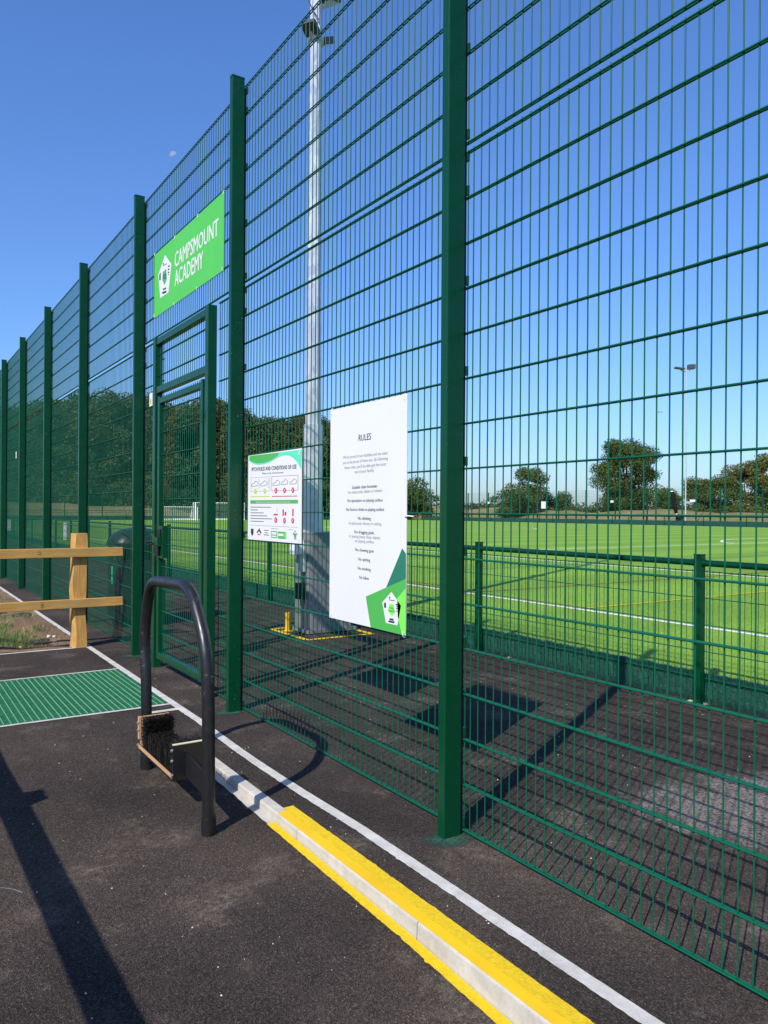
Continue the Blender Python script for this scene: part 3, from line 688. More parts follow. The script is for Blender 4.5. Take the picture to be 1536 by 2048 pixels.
def frame(x0, y0, x1, y1, yb0, yb1, mat, t=7):
    for q in ([(x0, y0), (x1, y1), (x1, y1+t), (x0, y0+t)], [(x0, yb0), (x1, yb1), (x1, yb1+t), (x0, yb0+t)], [(x0, y0), (x0+t, y0), (x0+t, yb0), (x0, yb0)], [(x1-t, y1), (x1, y1), (x1, yb1), (x1-t, yb1)]):
        ps.poly('frame_line', c3(q), MAT[mat], 1)
frame(108, 700, 468, 680, 958, 944, 'ink_pale'); frame(496, 678, 990, 648, 944, 930, 'ink_red')
def ell(cx, cy, rx, ry, mat, k, n=14, name='symbol'): return ps.poly(name, c3([(cx+rx*math.cos(t), cy+ry*math.sin(t)) for t in np.linspace(0, 2*math.pi, n+1)[:-1]]), MAT[mat], k)
for cx, cy in ((195, 953), (368, 948)): ell(cx, cy, 25, 50, 'ink_olive', 2); bars(ps, c3, [(cx-10, cy+4, cx+12, cy-16, 14)], 'sign_white', 3)
for cx, cy in ((577, 943), (738, 938), (893, 933), (575, 1490), (736, 1500), (890, 1502)):
    ell(cx, cy, 26, 54, 'ink_red', 2)
    ps.poly('symbol', c3([(cx-10, cy-22), (cx-4, cy-22), (cx+10, cy+22), (cx+4, cy+22)]), MAT['sign_white'], 3); ps.poly('symbol', c3([(cx+4, cy-22), (cx+10, cy-22), (cx-4, cy+22), (cx-10, cy+22)]), MAT['sign_white'], 4)
def shoe(cx, cy, s):
    q = [(-62, 30), (-50, 8), (-10, -18), (15, -52), (40, -40), (55, -30), (58, 20), (30, 38), (-30, 45), (-62, 40)]
    P = [(cx+a*s, cy+b*s) for a, b in q]
    for (a, b), (c, d) in zip(P, P[1:]+P[:1]):
        L = math.hypot(c-a, d-b); nx2, ny2 = -(d-b)/L*3.2, (c-a)/L*3.2
        ps.poly('shoe_outline', c3([(a+nx2, b+ny2), (c+nx2, d+ny2), (c-nx2, d-ny2), (a-nx2, b-ny2)]), MAT['ink_soft'], 2)
for cx, cy in ((185, 815), (352, 808), (585, 800), (735, 785), (900, 775)): shoe(cx, cy, 1.05)
for x, y in ((258, 815), (434, 805)): ell(x, y, 14, 100, 'ink_pale', 1); ell(x, y, 9, 92, 'sign_white', 2)
bars(ps, c3, [(103, 1055, 460, 1048, 13)], 'ink_olive', 2); bars(ps, c3, [(502, 1048, 978, 1042, 13)], 'ink_red', 2)
bars(ps, c3, [(105, 1248, 490, 1250, 13), (105, 1300, 240, 1300, 13), (105, 1352, 350, 1356, 13), (105, 1405, 412, 1412, 13), (105, 1456, 508, 1468, 13), (105, 1508, 350, 1516, 13)], 'ink_soft', 2)
bars(ps, c3, [(100, 1580, 990, 1626, 6)], 'ink_pale', 2)
bars(ps, c3, [(535, 1388, 612, 1390, 28), (700, 1350, 726, 1350, 120), (742, 1370, 772, 1372, 66), (882, 1348, 906, 1348, 135)], 'ink_red', 2)
bars(ps, c3, [(586, 1330, 610, 1300, 10), (590, 1290, 604, 1268, 10)], 'ink_pale', 2)
ps.poly('crest', c3([(112, 1650), (160, 1652), (158, 1740), (135, 1790), (112, 1735)]), MAT['ink'], 2)
ps.poly('crest', c3([(215, 1725), (268, 1642), (312, 1735), (285, 1735), (262, 1690), (238, 1728)]), MAT['ink'], 2)
bars(ps, c3, [(235, 1755, 290, 1760, 18)], 'ink_red', 2); bars(ps, c3, [(358, 1678, 440, 1684, 14), (368, 1722, 428, 1728, 14), (348, 1762, 448, 1770, 14)], 'ink_soft', 2)
bars(ps, c3, [(484, 1646, 612, 1652, 10), (806, 1664, 888, 1668, 10)], 'ink_pale', 2)
ps.poly('logo_block', c3([(486, 1692), (596, 1698), (598, 1824), (488, 1818)]), MAT['sgreen'], 2); ps.poly('logo_block', c3([(612, 1702), (768, 1712), (768, 1842), (614, 1832)]), MAT['sgreen'], 2)
bars(ps, c3, [(500, 1735, 590, 1740, 46), (500, 1790, 590, 1795, 26), (622, 1762, 722, 1768, 46)], 'sign_white', 3); bars(ps, c3, [(740, 1775, 764, 1777, 110)], 'slime', 3)
ell(935, 1780, 22, 48, 'sgreen', 2); ell(932, 1700, 20, 22, 'ink_pale', 2); bars(ps, c3, [(898, 1745, 916, 1748, 40), (958, 1750, 972, 1752, 34), (915, 1838, 958, 1842, 16)], 'ink_soft', 2)
ps.ties(c3([(85, 330), (1022, 230), (75, 1810), (1010, 1880)]))

# --- small warning plates
def warn(label, y0, z0):
    s = Sign('warning_plate', label, y0, y0+0.095, z0, z0+0.125, MAT['sign_white'], 0.003)
    MB().add([(-.0006, -.038, .018), (-.0006, .038, .018), (-.0006, 0, .088)], [(2, 1, 0)]).build('warning_triangle', MAT['ink_yellow'], s.o)
    MB().add([(-.0012, -.005, .03), (-.0012, .005, .03), (-.0012, .006, .065), (-.0012, -.006, .065)], [(3, 2, 1, 0)]).build('exclamation_mark', MAT['ink'], s.o)
warn('small white plate with yellow warning triangle on the mesh beside the gate', onx(304.6, 802, SXF)[1], onx(300, 813, SXF)[2])
warn('small white plate on the mesh far along the fence, several posts beyond the gate', 13.45, 2.40)

# ================================================================== BOOT SCRAPER
HXc = -0.795
sc = thing('boot_scraper', 'black steel hoop boot scraper with brush tray standing on the tarmac', 'boot scraper', (HXc, 1.2, 0))
def spart(name, b, mat, parent=None):
    o = b.build(name, MAT[mat], parent or sc)
    if parent is None: o.location = (-HXc, -1.2, 0)
    return o
def smooth_path(P, r=0.1, n=6):
    out = [np.array(P[0], float)]
    for a, b, c in zip(P, P[1:], P[2:]):
        a, b, c = map(lambda q: np.array(q, float), (a, b, c)); d1 = a-b; d2 = c-b; rr = min(r, np.linalg.norm(d1)*.49, np.linalg.norm(d2)*.49)
        p0 = b+d1/np.linalg.norm(d1)*rr; p2 = b+d2/np.linalg.norm(d2)*rr
        for t in np.linspace(0, 1, n+1): out.append((1-t)**2*p0+2*t*(1-t)*b+t*t*p2)
    out.append(np.array(P[-1], float)); return out
hp = [(-0.80, 1.672, -0.03), (-0.80, 1.685, 0.45), (-0.80, 1.735, 0.72), (-0.80, 1.625, 1.035), (-0.80, 0.965, 1.06), (-0.80, 0.742, 0.80), (-0.80, 0.712, 0.50), (-0.80, 0.702, -0.08)]
spart('hoop', MB().tube(smooth_path(hp, .13, 7), .0295, 18), 'black_steel')
spart('foot_sleeve', MB().tube([(-.80, .702, -.07), (-.80, .702, .035)], .034, 18), 'black_steel'); spart('foot_sleeve', MB().tube([(-.80, 1.672, -.03), (-.80, 1.672, .055)], .034, 18), 'black_steel')
TX0, TX1, TY0, TY1, TZ0, TZ1 = -0.868, -0.70, 1.0, 1.60, 0.125, 0.295
ep = spart('end_plate', MB().box(TX0, TX1, TY0, TY0+.014, TZ0-.005, TZ1-.004), 'black_steel'); MB().box(TX0, TX1, TY0-.001, TY0+.015, TZ1-.004, TZ1).build('plate_edge', MAT['lit_edge'], ep)
fp = spart('end_plate', MB().box(TX0+.012, TX1, TY1-.014, TY1, TZ0, TZ1), 'board_wood'); MB().box(TX0, TX0+.012, TY1-.016, TY1+.006, TZ0+.05, TZ1).build('plate_edge', MAT['board_wood'], fp)
tb = spart('tray_base', MB().box(TX0+.004, TX1, TY0+.015, TY1-.015, TZ0-.012, TZ0+.012), 'black_steel'); MB().box(TX0-.002, TX0+.004, TY0+.014, TY1-.012, TZ0+.004, TZ0+.020).build('tray_lip', MAT['board_wood'], tb)
spart('gusset', MB().add([(-.806, TY0-.001, TZ0+.01), (-.806, TY0-.001, TZ1-.05), (-.806, .722, TZ1-.08), (-.806, .722, TZ0-.01), (-.794, TY0-.001, TZ0+.01), (-.794, TY0-.001, TZ1-.05), (-.794, .722, TZ1-.08), (-.794, .722, TZ0-.01)], [(0, 1, 2, 3), (7, 6, 5, 4), (0, 4, 5, 1), (1, 5, 6, 2), (2, 6, 7, 3), (3, 7, 4, 0)]), 'black_steel')
spart('gusset', MB().box(-.806, -.794, TY1, 1.65, TZ0+.01, TZ1-.06), 'black_steel')
for y, z in ((TY0, TZ1-.03), (TY0, TZ1-.08), (TY0, TZ0+.02), (TY1, TZ1-.03), (TY1, TZ1-.07), (TY1, TZ0+.02)):
    s = 1 if y == TY0 else -1
    spart('bolt', MB().tube([(TX0-.008, y+s*.01, z), (TX0+.004, y+s*.01, z)], .0075, 6), 'bright')
def bristles(name, base, dirn, spread, L, n, grid):
    V = []; F = []
    for i in range(n):
        b = np.array(base(random.random(), random.random())); d = np.array(dirn)+rng.normal(0, spread, 3); d /= np.linalg.norm(d)
        l = L*random.uniform(.85, 1.05); s = np.cross(d, rng.normal(0, 1, 3)); s = s/np.linalg.norm(s)*.0016
        k = len(V); V += [b-s, b+s, b+d*l+s*.6, b+d*l-s*.6]; F.append((k, k+1, k+2, k+3))
    o = soup(name, V, F, MAT['bristle'], sc); o.location = (-HXc, -1.2, 0); return o
bristles('base_brush', lambda a, b: (TX0+.02+round(a*9)/9*(TX1-TX0-.03)+rng.normal(0, .0025), TY0+.04+round(b*24)/24*(TY1-TY0-.08)+rng.normal(0, .0025), TZ0+.012), (0, 0, 1), .07, .085, 5200, 0)
bristles('side_brush', lambda a, b: (TX0+.02+round(a*10)/10*(TX1-TX0-.02)+rng.normal(0, .003), TY1-.015, TZ0+.03+round(b*8)/8*(TZ1-TZ0-.035)+rng.normal(0, .003)), (0, -1, 0), .10, .075, 4200, 0)
bristles('side_brush', lambda a, b: (TX0+.02+round(a*10)/10*(TX1-TX0-.02)+rng.normal(0, .003), TY0+.015, TZ0+.03+round(b*8)/8*(TZ1-TZ0-.035)+rng.normal(0, .003)), (0, 1, 0), .10, .075, 3000, 0)

# ================================================================== GRATING MAT
gm = thing('entrance_grating', 'green moulded grating foot mat let into the tarmac by the gate', 'grating', (-1.2, 3.65, 0))
for y0, y1 in ((2.94, 3.65), (3.662, 4.372)):
    b = MB(); x0, x1 = -2.6, -0.276
    for x in np.arange(x0, x1, 0.044): b.box(x, x+.0045, y0, y1, -.03, .0072)
    gpn = b.build('grating_panel', MAT['grating_top'], gm); gpn.location = (1.2, -3.65, 0)
    b = MB()
    for y in np.arange(y0, y1-.003, 0.0225): b.box(x0, x1, y, y+.0065, -.03, .0045)
    b.build('cross_bars', MAT['grating'], gpn)
MB().box(-2.61, -.265, 2.928, 4.384, -.05, -.040).box(-.276, -.266, 2.93, 4.38, -.045, .001).box(-2.6, -.27, 4.3735, 4.383, -.045, .001).box(-2.6, -.27, 2.928, 2.9385, -.045, .001).build('pit_floor', MAT['boards'], gm).location = (1.2, -3.65, 0)

# ================================================================== TIMBER FENCE
tf = thing('timber_fence', 'pale timber post and two rail fence at the edge of the soil verge and path', 'fence', (-0.33, 5.72, 0))
def tpart(name, b, rot_axis='z', parent=None):
    o = b.build(name, MAT['wood'], tf); o.location = (0.33, -5.72, 0); return o
def timber(name, x0, x1, y0, y1, z0, z1):
    """timber whose local X runs along its grain"""
    d = [x1-x0, y1-y0, z1-z0]; ax = d.index(max(d)); L = d[ax]; c = [(x0+x1)/2, (y0+y1)/2, (z0+z1)/2]
    a, b2 = [d[i] for i in range(3) if i != ax]
    me = MB().rbox(-L/2, L/2, -a/2, a/2, -b2/2, b2/2, .004, 'x').mesh(name, MAT['wood'])
    o = link(name, me, tf, (c[0]+.33, c[1]-5.72, c[2]))
    if ax == 2: o.rotation_euler = (0, -math.pi/2, 0)
    if ax == 1: o.rotation_euler = (0, 0, math.pi/2)
    return o
# the visible post: a sawn post with a waney edge, built as stacked outlines
def waney(x0, x1, y0, y1, z1):
    b = MB(); zs = np.linspace(-.02, z1, 15); rings = []
    for z in zs:
        wl = .006*math.sin(z*7+.5)+.004*math.sin(z*17); wr = .007*math.sin(z*6+2)+.004*math.sin(z*13); c = .02+.012*math.sin(z*5+1)
        rings.append([(x0+wl+c, y0, z), (x1+wr-.006, y0, z), (x1+wr, y0+.01, z), (x1+wr, y1, z), (x0+wl, y1, z), (x0+wl, y0+c, z)])
    V = [q for r in rings for q in r]; n = 6
    F = [(i*n+j, i*n+(j+1) % n, (i+1)*n+(j+1) % n, (i+1)*n+j) for i in range(len(zs)-1) for j in range(n)]+[tuple(range(len(V)-n, len(V)))]
    # grain along z: store rotated so that local X is up
    V2 = [(z, y, -x) for x, y, z in V]
    o = b.add(V2, F).build('post', MAT['wood'], tf); o.rotation_euler = (0, -math.pi/2, 0); o.location = (.33, -5.72, 0); return o
waney(-.407, -.266, 5.66, 5.80, 1.178); waney(-2.2, -2.06, 5.66, 5.80, 1.178)
r1 = timber('rail', -2.46, .080, 5.614, 5.659, .938, 1.030); r2 = timber('rail', -2.46, .082, 5.614, 5.659, .419, .508)
for y in (0.88, 3.28, -1.52, -3.92):
    timber('post', -2.67, -2.531, y, y+.14, -.1, 1.18)
timber('rail', -2.53, -2.47, -6, 5.61, .938, 1.030); timber('rail', -2.53, -2.47, -6, 5.61, .42, .51)
for (o, xx, zz, s) in ((r2, -.70, .463, '081'), (r1, -.73, .986, '23')):
    me, a = text_mesh(s, MAT['bark']); H = .045
    V = np.c_[xx+.33-(a[:, 1]-.35)*H, np.full(len(a), 5.6135-5.72), zz+(a[:, 0]-a[:, 0].mean())*H]
    me.vertices.foreach_set('co', V.astype(np.float32).ravel()); me.update(); link('stamp', me, tf)

# ================================================================== SPECTATOR RAIL + TURF UPSTAND
RX = 3.08
rail = thing('spectator_rail', 'waist-high green rail with mesh infill between tarmac strip and pitch', 'railing', (RX, 3.39, 0))
rp_me = MB().rbox(-.03, .03, -.03, .03, -.02, 1.115, .004).mesh('post', MAT['green']); rcap = MB().rbox(-.032, .032, -.032, .032, 1.115, 1.122, .004).mesh('post_cap', MAT['green'])
tube_me = MB().tube([(0, .031, 1.056), (0, 2.499, 1.056)], .0245, 12, False).tube([(0, .031, 1.056), (0, .05, 1.056)], .028, 12).tube([(0, 2.48, 1.056), (0, 2.499, 1.056)], .028, 12).mesh('top_rail', MAT['green'])
b = MB()
for i in range(50): b.tube([(.04, .035+i*.0502, .06), (.04, .035+i*.0502, 1.0)], .0025, 5, False)
inf_me = b.mesh('mesh_infill', MAT['green_wire'])
b = MB()
for s in (-1, 1): b.tube([(.04+s*.0052, 0, 0), (.04+s*.0052, 2.53, 0)], .003, 5)
ih_me = b.mesh('horizontal_wire', MAT['green_wire'])
y0 = 0.863-2.53*2
for k in range(22):
    y = y0+2.53*k-3.39
    p = link('post', rp_me, rail, (0, y, 0)); link('post_cap', rcap, p)
    link('top_rail', tube_me, rail, (0, y, 0)); inf = link('mesh_infill', inf_me, rail, (0, y, 0))
    for i in range(5): link('horizontal_wire', ih_me, inf, (0, 0, .19+i*.2))
# upstand with a crumpled green face
n = 1100; ys_ = np.linspace(-5, 50, n); V = []
for i, y in enumerate(ys_):
    a = rng.normal(0, .004, 6)
    V += [(3.135+a[0], y, -.02), (3.133+a[1], y, .08), (3.135+a[2], y, .16), (3.142, y, .222+a[3]*1.4), (3.165, y, .226+a[3]*1.4), (3.172, y, 0)]
F = [(i*6+j, (i+1)*6+j, (i+1)*6+j+1, i*6+j+1) for i in range(n-1) for j in range(5)]
tag(MB().add(V, F).build('turf_upstand', MAT['turfwall']), 'low dark green turf-faced kickboard along the foot of the spectator rail', 'kickboard')
for (u, v, lb) in ((30, 1, ''),): pass
# notice plates fixed to the rail, seen edge on
for (u, v0, v1), lb in (((130, 1045, 1080), 'narrow white notice hung on the spectator rail seen just above the timber rail'), ((18, 1038, 1061), 'narrow white notice hung on the far stretch of the spectator rail')):
    a, b, t = onx(u-3.2, v0, RX-.04), onx(u+3.2, v0, RX-.04), onx(u, v1, RX-.04)
    tag(MB().rbox(RX-.045, RX-.033, b[1], a[1], t[2], a[2], .004, 'x').build('rail_notice', MAT['sign_white']), lb, 'notice')

# fallen leaves along the upstand
lf_me = MB().add([(0, 0, .002), (.02, .012, .012), (.05, .004, .006), (.026, -.016, .004), (.024, 0, .001)], [(0, 4, 1), (4, 2, 1), (0, 3, 4), (3, 2, 4)]).mesh('fallen_leaf', MAT['dead_leaf'])
for i, (u, v) in enumerate(((1019, 1317), (1004, 1320), (1101, 1337), (1126, 1343), (1375, 1403), (1412, 1411), (1066, 1333), (1330, 1394))):
    g = ground(u, v); o = link('fallen_leaf', lf_me, None, (min(g[0], 3.05), g[1], .004)); o.rotation_euler.z = i*1.3; o.scale = [random.uniform(.7, 1.3)]*3
    tag(o, 'small dry fallen leaf lying on the tarmac at the foot of the kickboard', 'leaf', 'fallen leaves along the kickboard')
# pale grit scattered over the tarmac
bm = MB()
for _ in range(420):
    x = random.uniform(-2.2, 3.0); y = random.uniform(-1.4, 6.0)*random.random()**.3
    r = random.choice([.0015, .002, .002, .003, .004]); pebble(bm, x, y, (-drop(y) if x < KX else 0)+r*.2, r)
stuff(bm.build('grit', MAT['stone']))
g = ground(655, 1965, -.07); o = MB().tube([(0, 0, .004), (.02, -.03, .006), (.03, -.08, .005), (.06, -.16, .004)], .0012, 5).build('twig', MAT['black'], None, (g[0], g[1], -.07)); tag(o, 'thin dark twig lying on the near tarmac', 'twig')

# ================================================================== FLOODLIGHT MAST (near)
mx_, my_ = 2.245, 5.45
mast = thing('floodlight_mast', 'tall galvanised octagonal floodlight mast on a steel base box behind the fence', 'floodlight', (mx_, my_, 0))
def mp(name, b, mat, parent=None): return b.build(name, MAT[mat], parent or mast)
def octo(b, r0, r1, z0, z1, n=8):
    return b.tube([(0, 0, z0), (0, 0, z1)], [r0, r1], n, True, False)
mp('base_box', MB().rbox(-.155, .42, -.235, .185, .05, 1.16, .03, seg=3), 'galv_dull'); mp('base_plate', MB().rbox(-.2, .46, -.27, .23, .012, .05, .01), 'galv_dull')
mp('box_lid', MB().rbox(-.16, .425, -.24, .19, 1.16, 1.175, .03, seg=3), 'galv_dull')
mp('lower_sleeve', octo(MB(), .135, .132, 1.175, 1.47), 'galv'); mp('middle_sleeve', octo(MB(), .122, .118, 1.47, 2.45), 'galv')
mp('shaft', MB().tube([(0, 0, 2.45), (0, 0, 7.3), (0, 0, 14.8)], [.100, .074, .052], 8, True, False), 'galv'); mp('socket_box', MB().rbox(-.27, -.156, -.10, .06, .92, 1.09, .008), 'white_paint')
mp('cable_hood', MB().rbox(-.20, -.156, -.16, -.02, .72, .93, .01), 'galv'); mp('junction_box', MB().rbox(-.25, -.156, -.15, -.03, .40, .585, .015), 'black')
def lamp(z, ang, tilt, arm, wd=.36, dp=.26, hh=.09):
    c, s = math.cos(ang), math.sin(ang)
    def T(x, y, zz):
        yy, zz2 = y*math.cos(tilt)-zz*math.sin(tilt), y*math.sin(tilt)+zz*math.cos(tilt); yy += arm
        return (c*x-s*yy, s*x+c*yy, z+zz2)
    b = MB(); b.rbox(-wd/2, wd/2, -dp/2, dp/2, -hh/2, hh/2, .02); b.v = [T(*q) for q in b.v]; lo = b.build('floodlight_head', MAT['lamp_body'], mast)
    b = MB(); b.box(-wd/2+.02, wd/2-.02, -dp/2+.02, dp/2-.02, -hh/2-.006, -hh/2-.001); b.v = [T(*q) for q in b.v]; b.build('lamp_glass', MAT['lens'], lo)
    b = MB().tube([(0, 0, z-.1), (-s*arm*.6, c*arm*.6, z-.1), (-s*arm, c*arm, z-.02)], .018, 8); b.build('bracket', MAT['galv'], lo)
mp('collar', octo(MB(), .10, .10, 7.0, 7.16), 'galv')
lamp(7.10, 2.15, .5, .13, .18, .16, .06); lamp(7.08, -1.2, .5, .15, .2, .2, .07); lamp(7.62, -1.1, .35, .20, .30, .26, .08)
lamp(14.7, -1.57, .3, .5, .6, .45, .12); lamp(14.7, 1.57, .3, .5, .6, .45, .12)
mp('cable', MB().tube([(-.07, -.05, 7.55), (-.13, -.06, 7.42), (-.08, -.09, 7.3), (-.02, -.12, 7.2)], .007, 6), 'black')
# yellow painted square and marker stub at the mast foot
bm = MB()
for s in ((1.88, 4.875, 2.74, 4.875), (1.88, 5.79, 2.74, 5.79)): seg(bm, *s, .065, .0045)
for s in ((1.88, 4.90, 1.88, 5.765), (2.72, 4.90, 2.72, 5.765)): seg(bm, *s, .065, .0047)
structure(bm.build('yellow_square_marking', MAT['yellow']))
g = ground(575, 1262); tag(MB().tube([(0, 0, 0), (0, 0, .21)], .028, 12).tube([(0, 0, .205), (0, 0, .215)], .030, 12).box(-.05, .05, -.05, .05, 0, .008).build('marker_stub', MAT['yellow'], None, (g[0], g[1], 0)), 'short yellow pipe stub standing inside the yellow square by the mast', 'post')

# ================================================================== LITTER BIN
bx_, by_ = 0.62, 7.05
bn = thing('litter_bin', 'dark dome-topped litter bin standing behind the mesh fence beyond the timber rails', 'bin', (bx_, by_, 0))
bn.scale = (.9, .9, .94); W2, D2 = .33, .30
MB().rbox(-W2, W2, -D2, D2, .10, .86, .06, seg=4).build('body', MAT['bin'], bn)
MB().rbox(-W2+.05, W2-.05, -D2+.05, D2-.05, 0, .10, .03).build('plinth', MAT['bin'], bn)
MB().rbox(-W2+.10, W2-.10, -D2+.08, D2-.08, .86, 1.05, .03).build('throat', MAT['black'], bn)
for sx in (-1, 1):
    for sy in (-1, 1): MB().tube([(sx*(W2-.05), sy*(D2-.05), .85), (sx*(W2-.05), sy*(D2-.05), 1.05)], .022, 8).build('hood_pillar', MAT['bin'], bn)
b = MB(); rings = []
for i in range(7):
    t = i/6*math.pi/2; k = math.cos(t)*.9+.1; zz = 1.04+.24*math.sin(t); rings.append([((W2+.05)*k*q[0], (D2+.05)*k*q[1], zz) for q in [(math.copysign(abs(math.cos(a))**.55, math.cos(a)), math.copysign(abs(math.sin(a))**.55, math.sin(a))) for a in np.linspace(0, 2*math.pi, 25)[:-1]]])
V = [q for r in rings for q in r]; n = 24
F = [(i*n+j, i*n+(j+1) % n, (i+1)*n+(j+1) % n, (i+1)*n+j) for i in range(6) for j in range(n)]+[tuple(range(6*n, 7*n)), tuple(range(n-1, -1, -1))]
b.add(V, F, True).build('domed_hood', MAT['bin'], bn)
MB().box(-W2-.003, -W2-.0005, -.05, .02, .55, .78).build('label_strip', MAT['bin_label'], bn)

# ================================================================== FAR SIDE OF THE PITCH
ff = thing('perimeter_fence', 'tall thin green mesh fence along the far side of the pitch', 'fence', (77, 40, 0))
fe = thing('perimeter_fence', 'tall thin green mesh fence across the far end behind the goals', 'fence', (40, 107.5, 0))
fp_me = MB().box(-.06, .06, -.06, .06, -.4, 4.5).mesh('post', MAT['green'])
def far_wires(L, axis):
    b = MB()
    for z in np.arange(.05, 4.5, .2): b.tube([(0, 0, z), (0, L, z)] if axis == 'y' else [(0, 0, z), (L, 0, z)], .006, 4, False)
    for t in np.arange(.1, L, .1): b.tube([(0, t, .03), (0, t, 4.46)] if axis == 'y' else [(t, 0, .03), (t, 0, 4.46)], .0025, 3, False)
    return b.mesh('mesh_panel', MAT['green_wire'])
wy, wx = far_wires(4.93, 'y'), far_wires(4.93, 'x')
for i in range(24): link('post', fp_me, ff, (0, -10.65+4.93*i-40+0, 0)); link('mesh_panel', wy, ff, (0, -10.65+4.93*i-40, 0))
for i in range(17): link('post', fp_me, fe, (-6+4.93*i-40, 0, 0)); link('mesh_panel', wx, fe, (-6+4.93*i-40, 0, 0))
def far_board(name, label, x0, y0, x1, y1):
    L = math.hypot(x1-x0, y1-y0); o = thing(name, label, 'board', (x0, y0, 0)); o.rotation_euler.z = math.atan2(y1-y0, x1-x0)
    nseg = int(L/2.53); me = MB().box(0, 2.52, -.02, .02, -.3, .62).mesh('board_panel', MAT['boards']); pm = MB().box(-.035, .035, .021, .09, -.3, 1.1).mesh('post', MAT['green'])
    tb_ = MB().tube([(.04, .055, 1.06), (2.49, .055, 1.06)], .03, 6).mesh('top_rail', MAT['green'])
    for i in range(nseg): link('board_panel', me, o, (i*2.53, 0, 0)); link('post', pm, o, (i*2.53, 0, 0)); link('top_rail', tb_, o, (i*2.53, 0, 0))
far_board('boundary_board', 'long dark green board and rail along the far touchline', 74.2, -12, 74.2, 104)
far_board('boundary_board', 'long dark green board and rail behind the far goals', 74, 104.3, 3.3, 104.3)
# goals at the far end
def net_mat():
    x = N('white_net'); tr = x.n('ShaderNodeBsdfTransparent'); mx = x.n('ShaderNodeMixShader'); mx.inputs[0].default_value = .28
    x.col((.75, .76, .76)); x.set(.8, .2); x.l(tr.outputs[0], mx.inputs[1]); x.l(x.b.outputs[0], mx.inputs[2]); x.l(mx.outputs[0], x.out.inputs[0]); return x.m
MAT['netw'] = net_mat()
def goal(label, x, y, wd, h, dp):
    o = thing('goal', label, 'goal', (x, y, PZ))
    for s in (-1, 1):
        MB().tube([(s*wd/2, 0, 0), (s*wd/2, 0, h)], .06, 8).build('goal_post', MAT['white_paint'], o)
        MB().tube([(s*wd/2, 0, h), (s*wd/2, dp*.45, h), (s*wd/2, dp, .05)], .05, 8).build('back_stay', MAT['white_paint'], o)
        MB().tube([(s*wd/2, 0, .06), (s*wd/2, dp, .06)], .06, 8).build('side_bar', MAT['white_paint'], o)
        MB().add([(s*wd/2, 0, 0), (s*wd/2, 0, h), (s*wd/2, dp*.45, h), (s*wd/2, dp, .05)], [(0, 1, 2, 3)]).build('side_net', MAT['netw'], o)
    MB().tube([(-wd/2, 0, h), (wd/2, 0, h)], .06, 8).build('crossbar', MAT['white_paint'], o)
    MB().tube([(-wd/2, dp, .08), (wd/2, dp, .08)], .12, 8).build('back_bar', MAT['white_paint'], o)
    MB().add([(-wd/2, dp*.45, h), (wd/2, dp*.45, h), (wd/2, dp, .05), (-wd/2, dp, .05)], [(0, 1, 2, 3)]).build('back_net', MAT['netw'], o)
goal('large white football goal with net on the far goal line', 38.1, 100.5, 7.32, 2.44, 2.2)
goal('smaller white football goal with net parked beside the large goal', 32.6, 101.4, 4.88, 1.83, 1.5)
# bunched net, plates, small sign
d = ground(1352, 1051, PZ); dn = thing('divider_net', 'dark bunched divider net tied at its waist on the far touchline', 'net', (d[0], d[1], PZ))
b = MB().tube([(.45, -.35, 0), (.35, -.27, .5), (.12, -.1, 1.15), (.06, -.05, 1.35), (0, 0, 1.5), (-.18, .14, 2.6), (-.36, .28, 3.9)], [.55, .46, .24, .13, .2, .24, .21], 10)
b.build('net_bundle', MAT['net'], dn); MB().tube([(-.36, .28, 3.88), (-.365, .285, 3.98)], .2, 10).build('net_cap', MAT['white_paint'], dn); MB().tube([(.075, -.062, 1.28), (.05, -.042, 1.38)], .15, 10).build('tie_band', MAT['white_paint'], dn)
for u, v, w_, h_, lb in ((1087, 1010, .85, 1.0, 'white notice board on the far fence in front of the small tree'), (977, 1005.5, .45, .28, 'small pale plate on the far fence near the low hedge'), (1224, 1003, .45, .28, 'small pale plate on the far fence below the big oak'), (1386, 1001.5, .8, .28, 'pale oblong plate on the far fence beside the far floodlight')):
    q = onx(u, v, 76.9); tag(MB().box(-.03, .03, -w_/2, w_/2, -h_/2, h_/2).build('fence_plate', MAT['sign_white'], None, tuple(q)), lb, 'sign')
q = onx(1371, 1030, 75.4); fl = thing('floodlight_mast', 'slim distant floodlight mast with two heads beyond the pitch', 'floodlight', (q[0], q[1], 0))
q2 = onx(1371, 742, 75.4); hz = q2[2]
MB().tube([(0, 0, 0), (0, 0, hz+.3)], [.085, .05], 8).build('shaft', MAT['galv'], fl)
lr = AR.copy()
def fl_head(s, wv, hv, dz, tl):
    c = lr*s; b = MB(); e1 = np.array([lr[0], lr[1], 0]); e2 = np.array([-lr[1], lr[0], 0])
    b.rbox(-wv/2, wv/2, -.3, .3, -hv/2, hv/2, .03, 'y'); b.v = [tuple(c+e1*x+e2*y+np.array([0, 0, hz+dz+z+tl*x])) for x, y, z in b.v]; b.build('floodlight_head', MAT['lamp_body'], fl)
    MB().tube([(0, 0, hz-.1), tuple(c*.5+np.array([0, 0, hz-.1])), tuple(c+np.array([0, 0, hz+dz-.1]))], .05, 6).build('bracket', MAT['galv'], fl)
fl_head(-.80, 1.1, .16, .28, -.16); fl_head(.55, .78, .52, .45, .03)

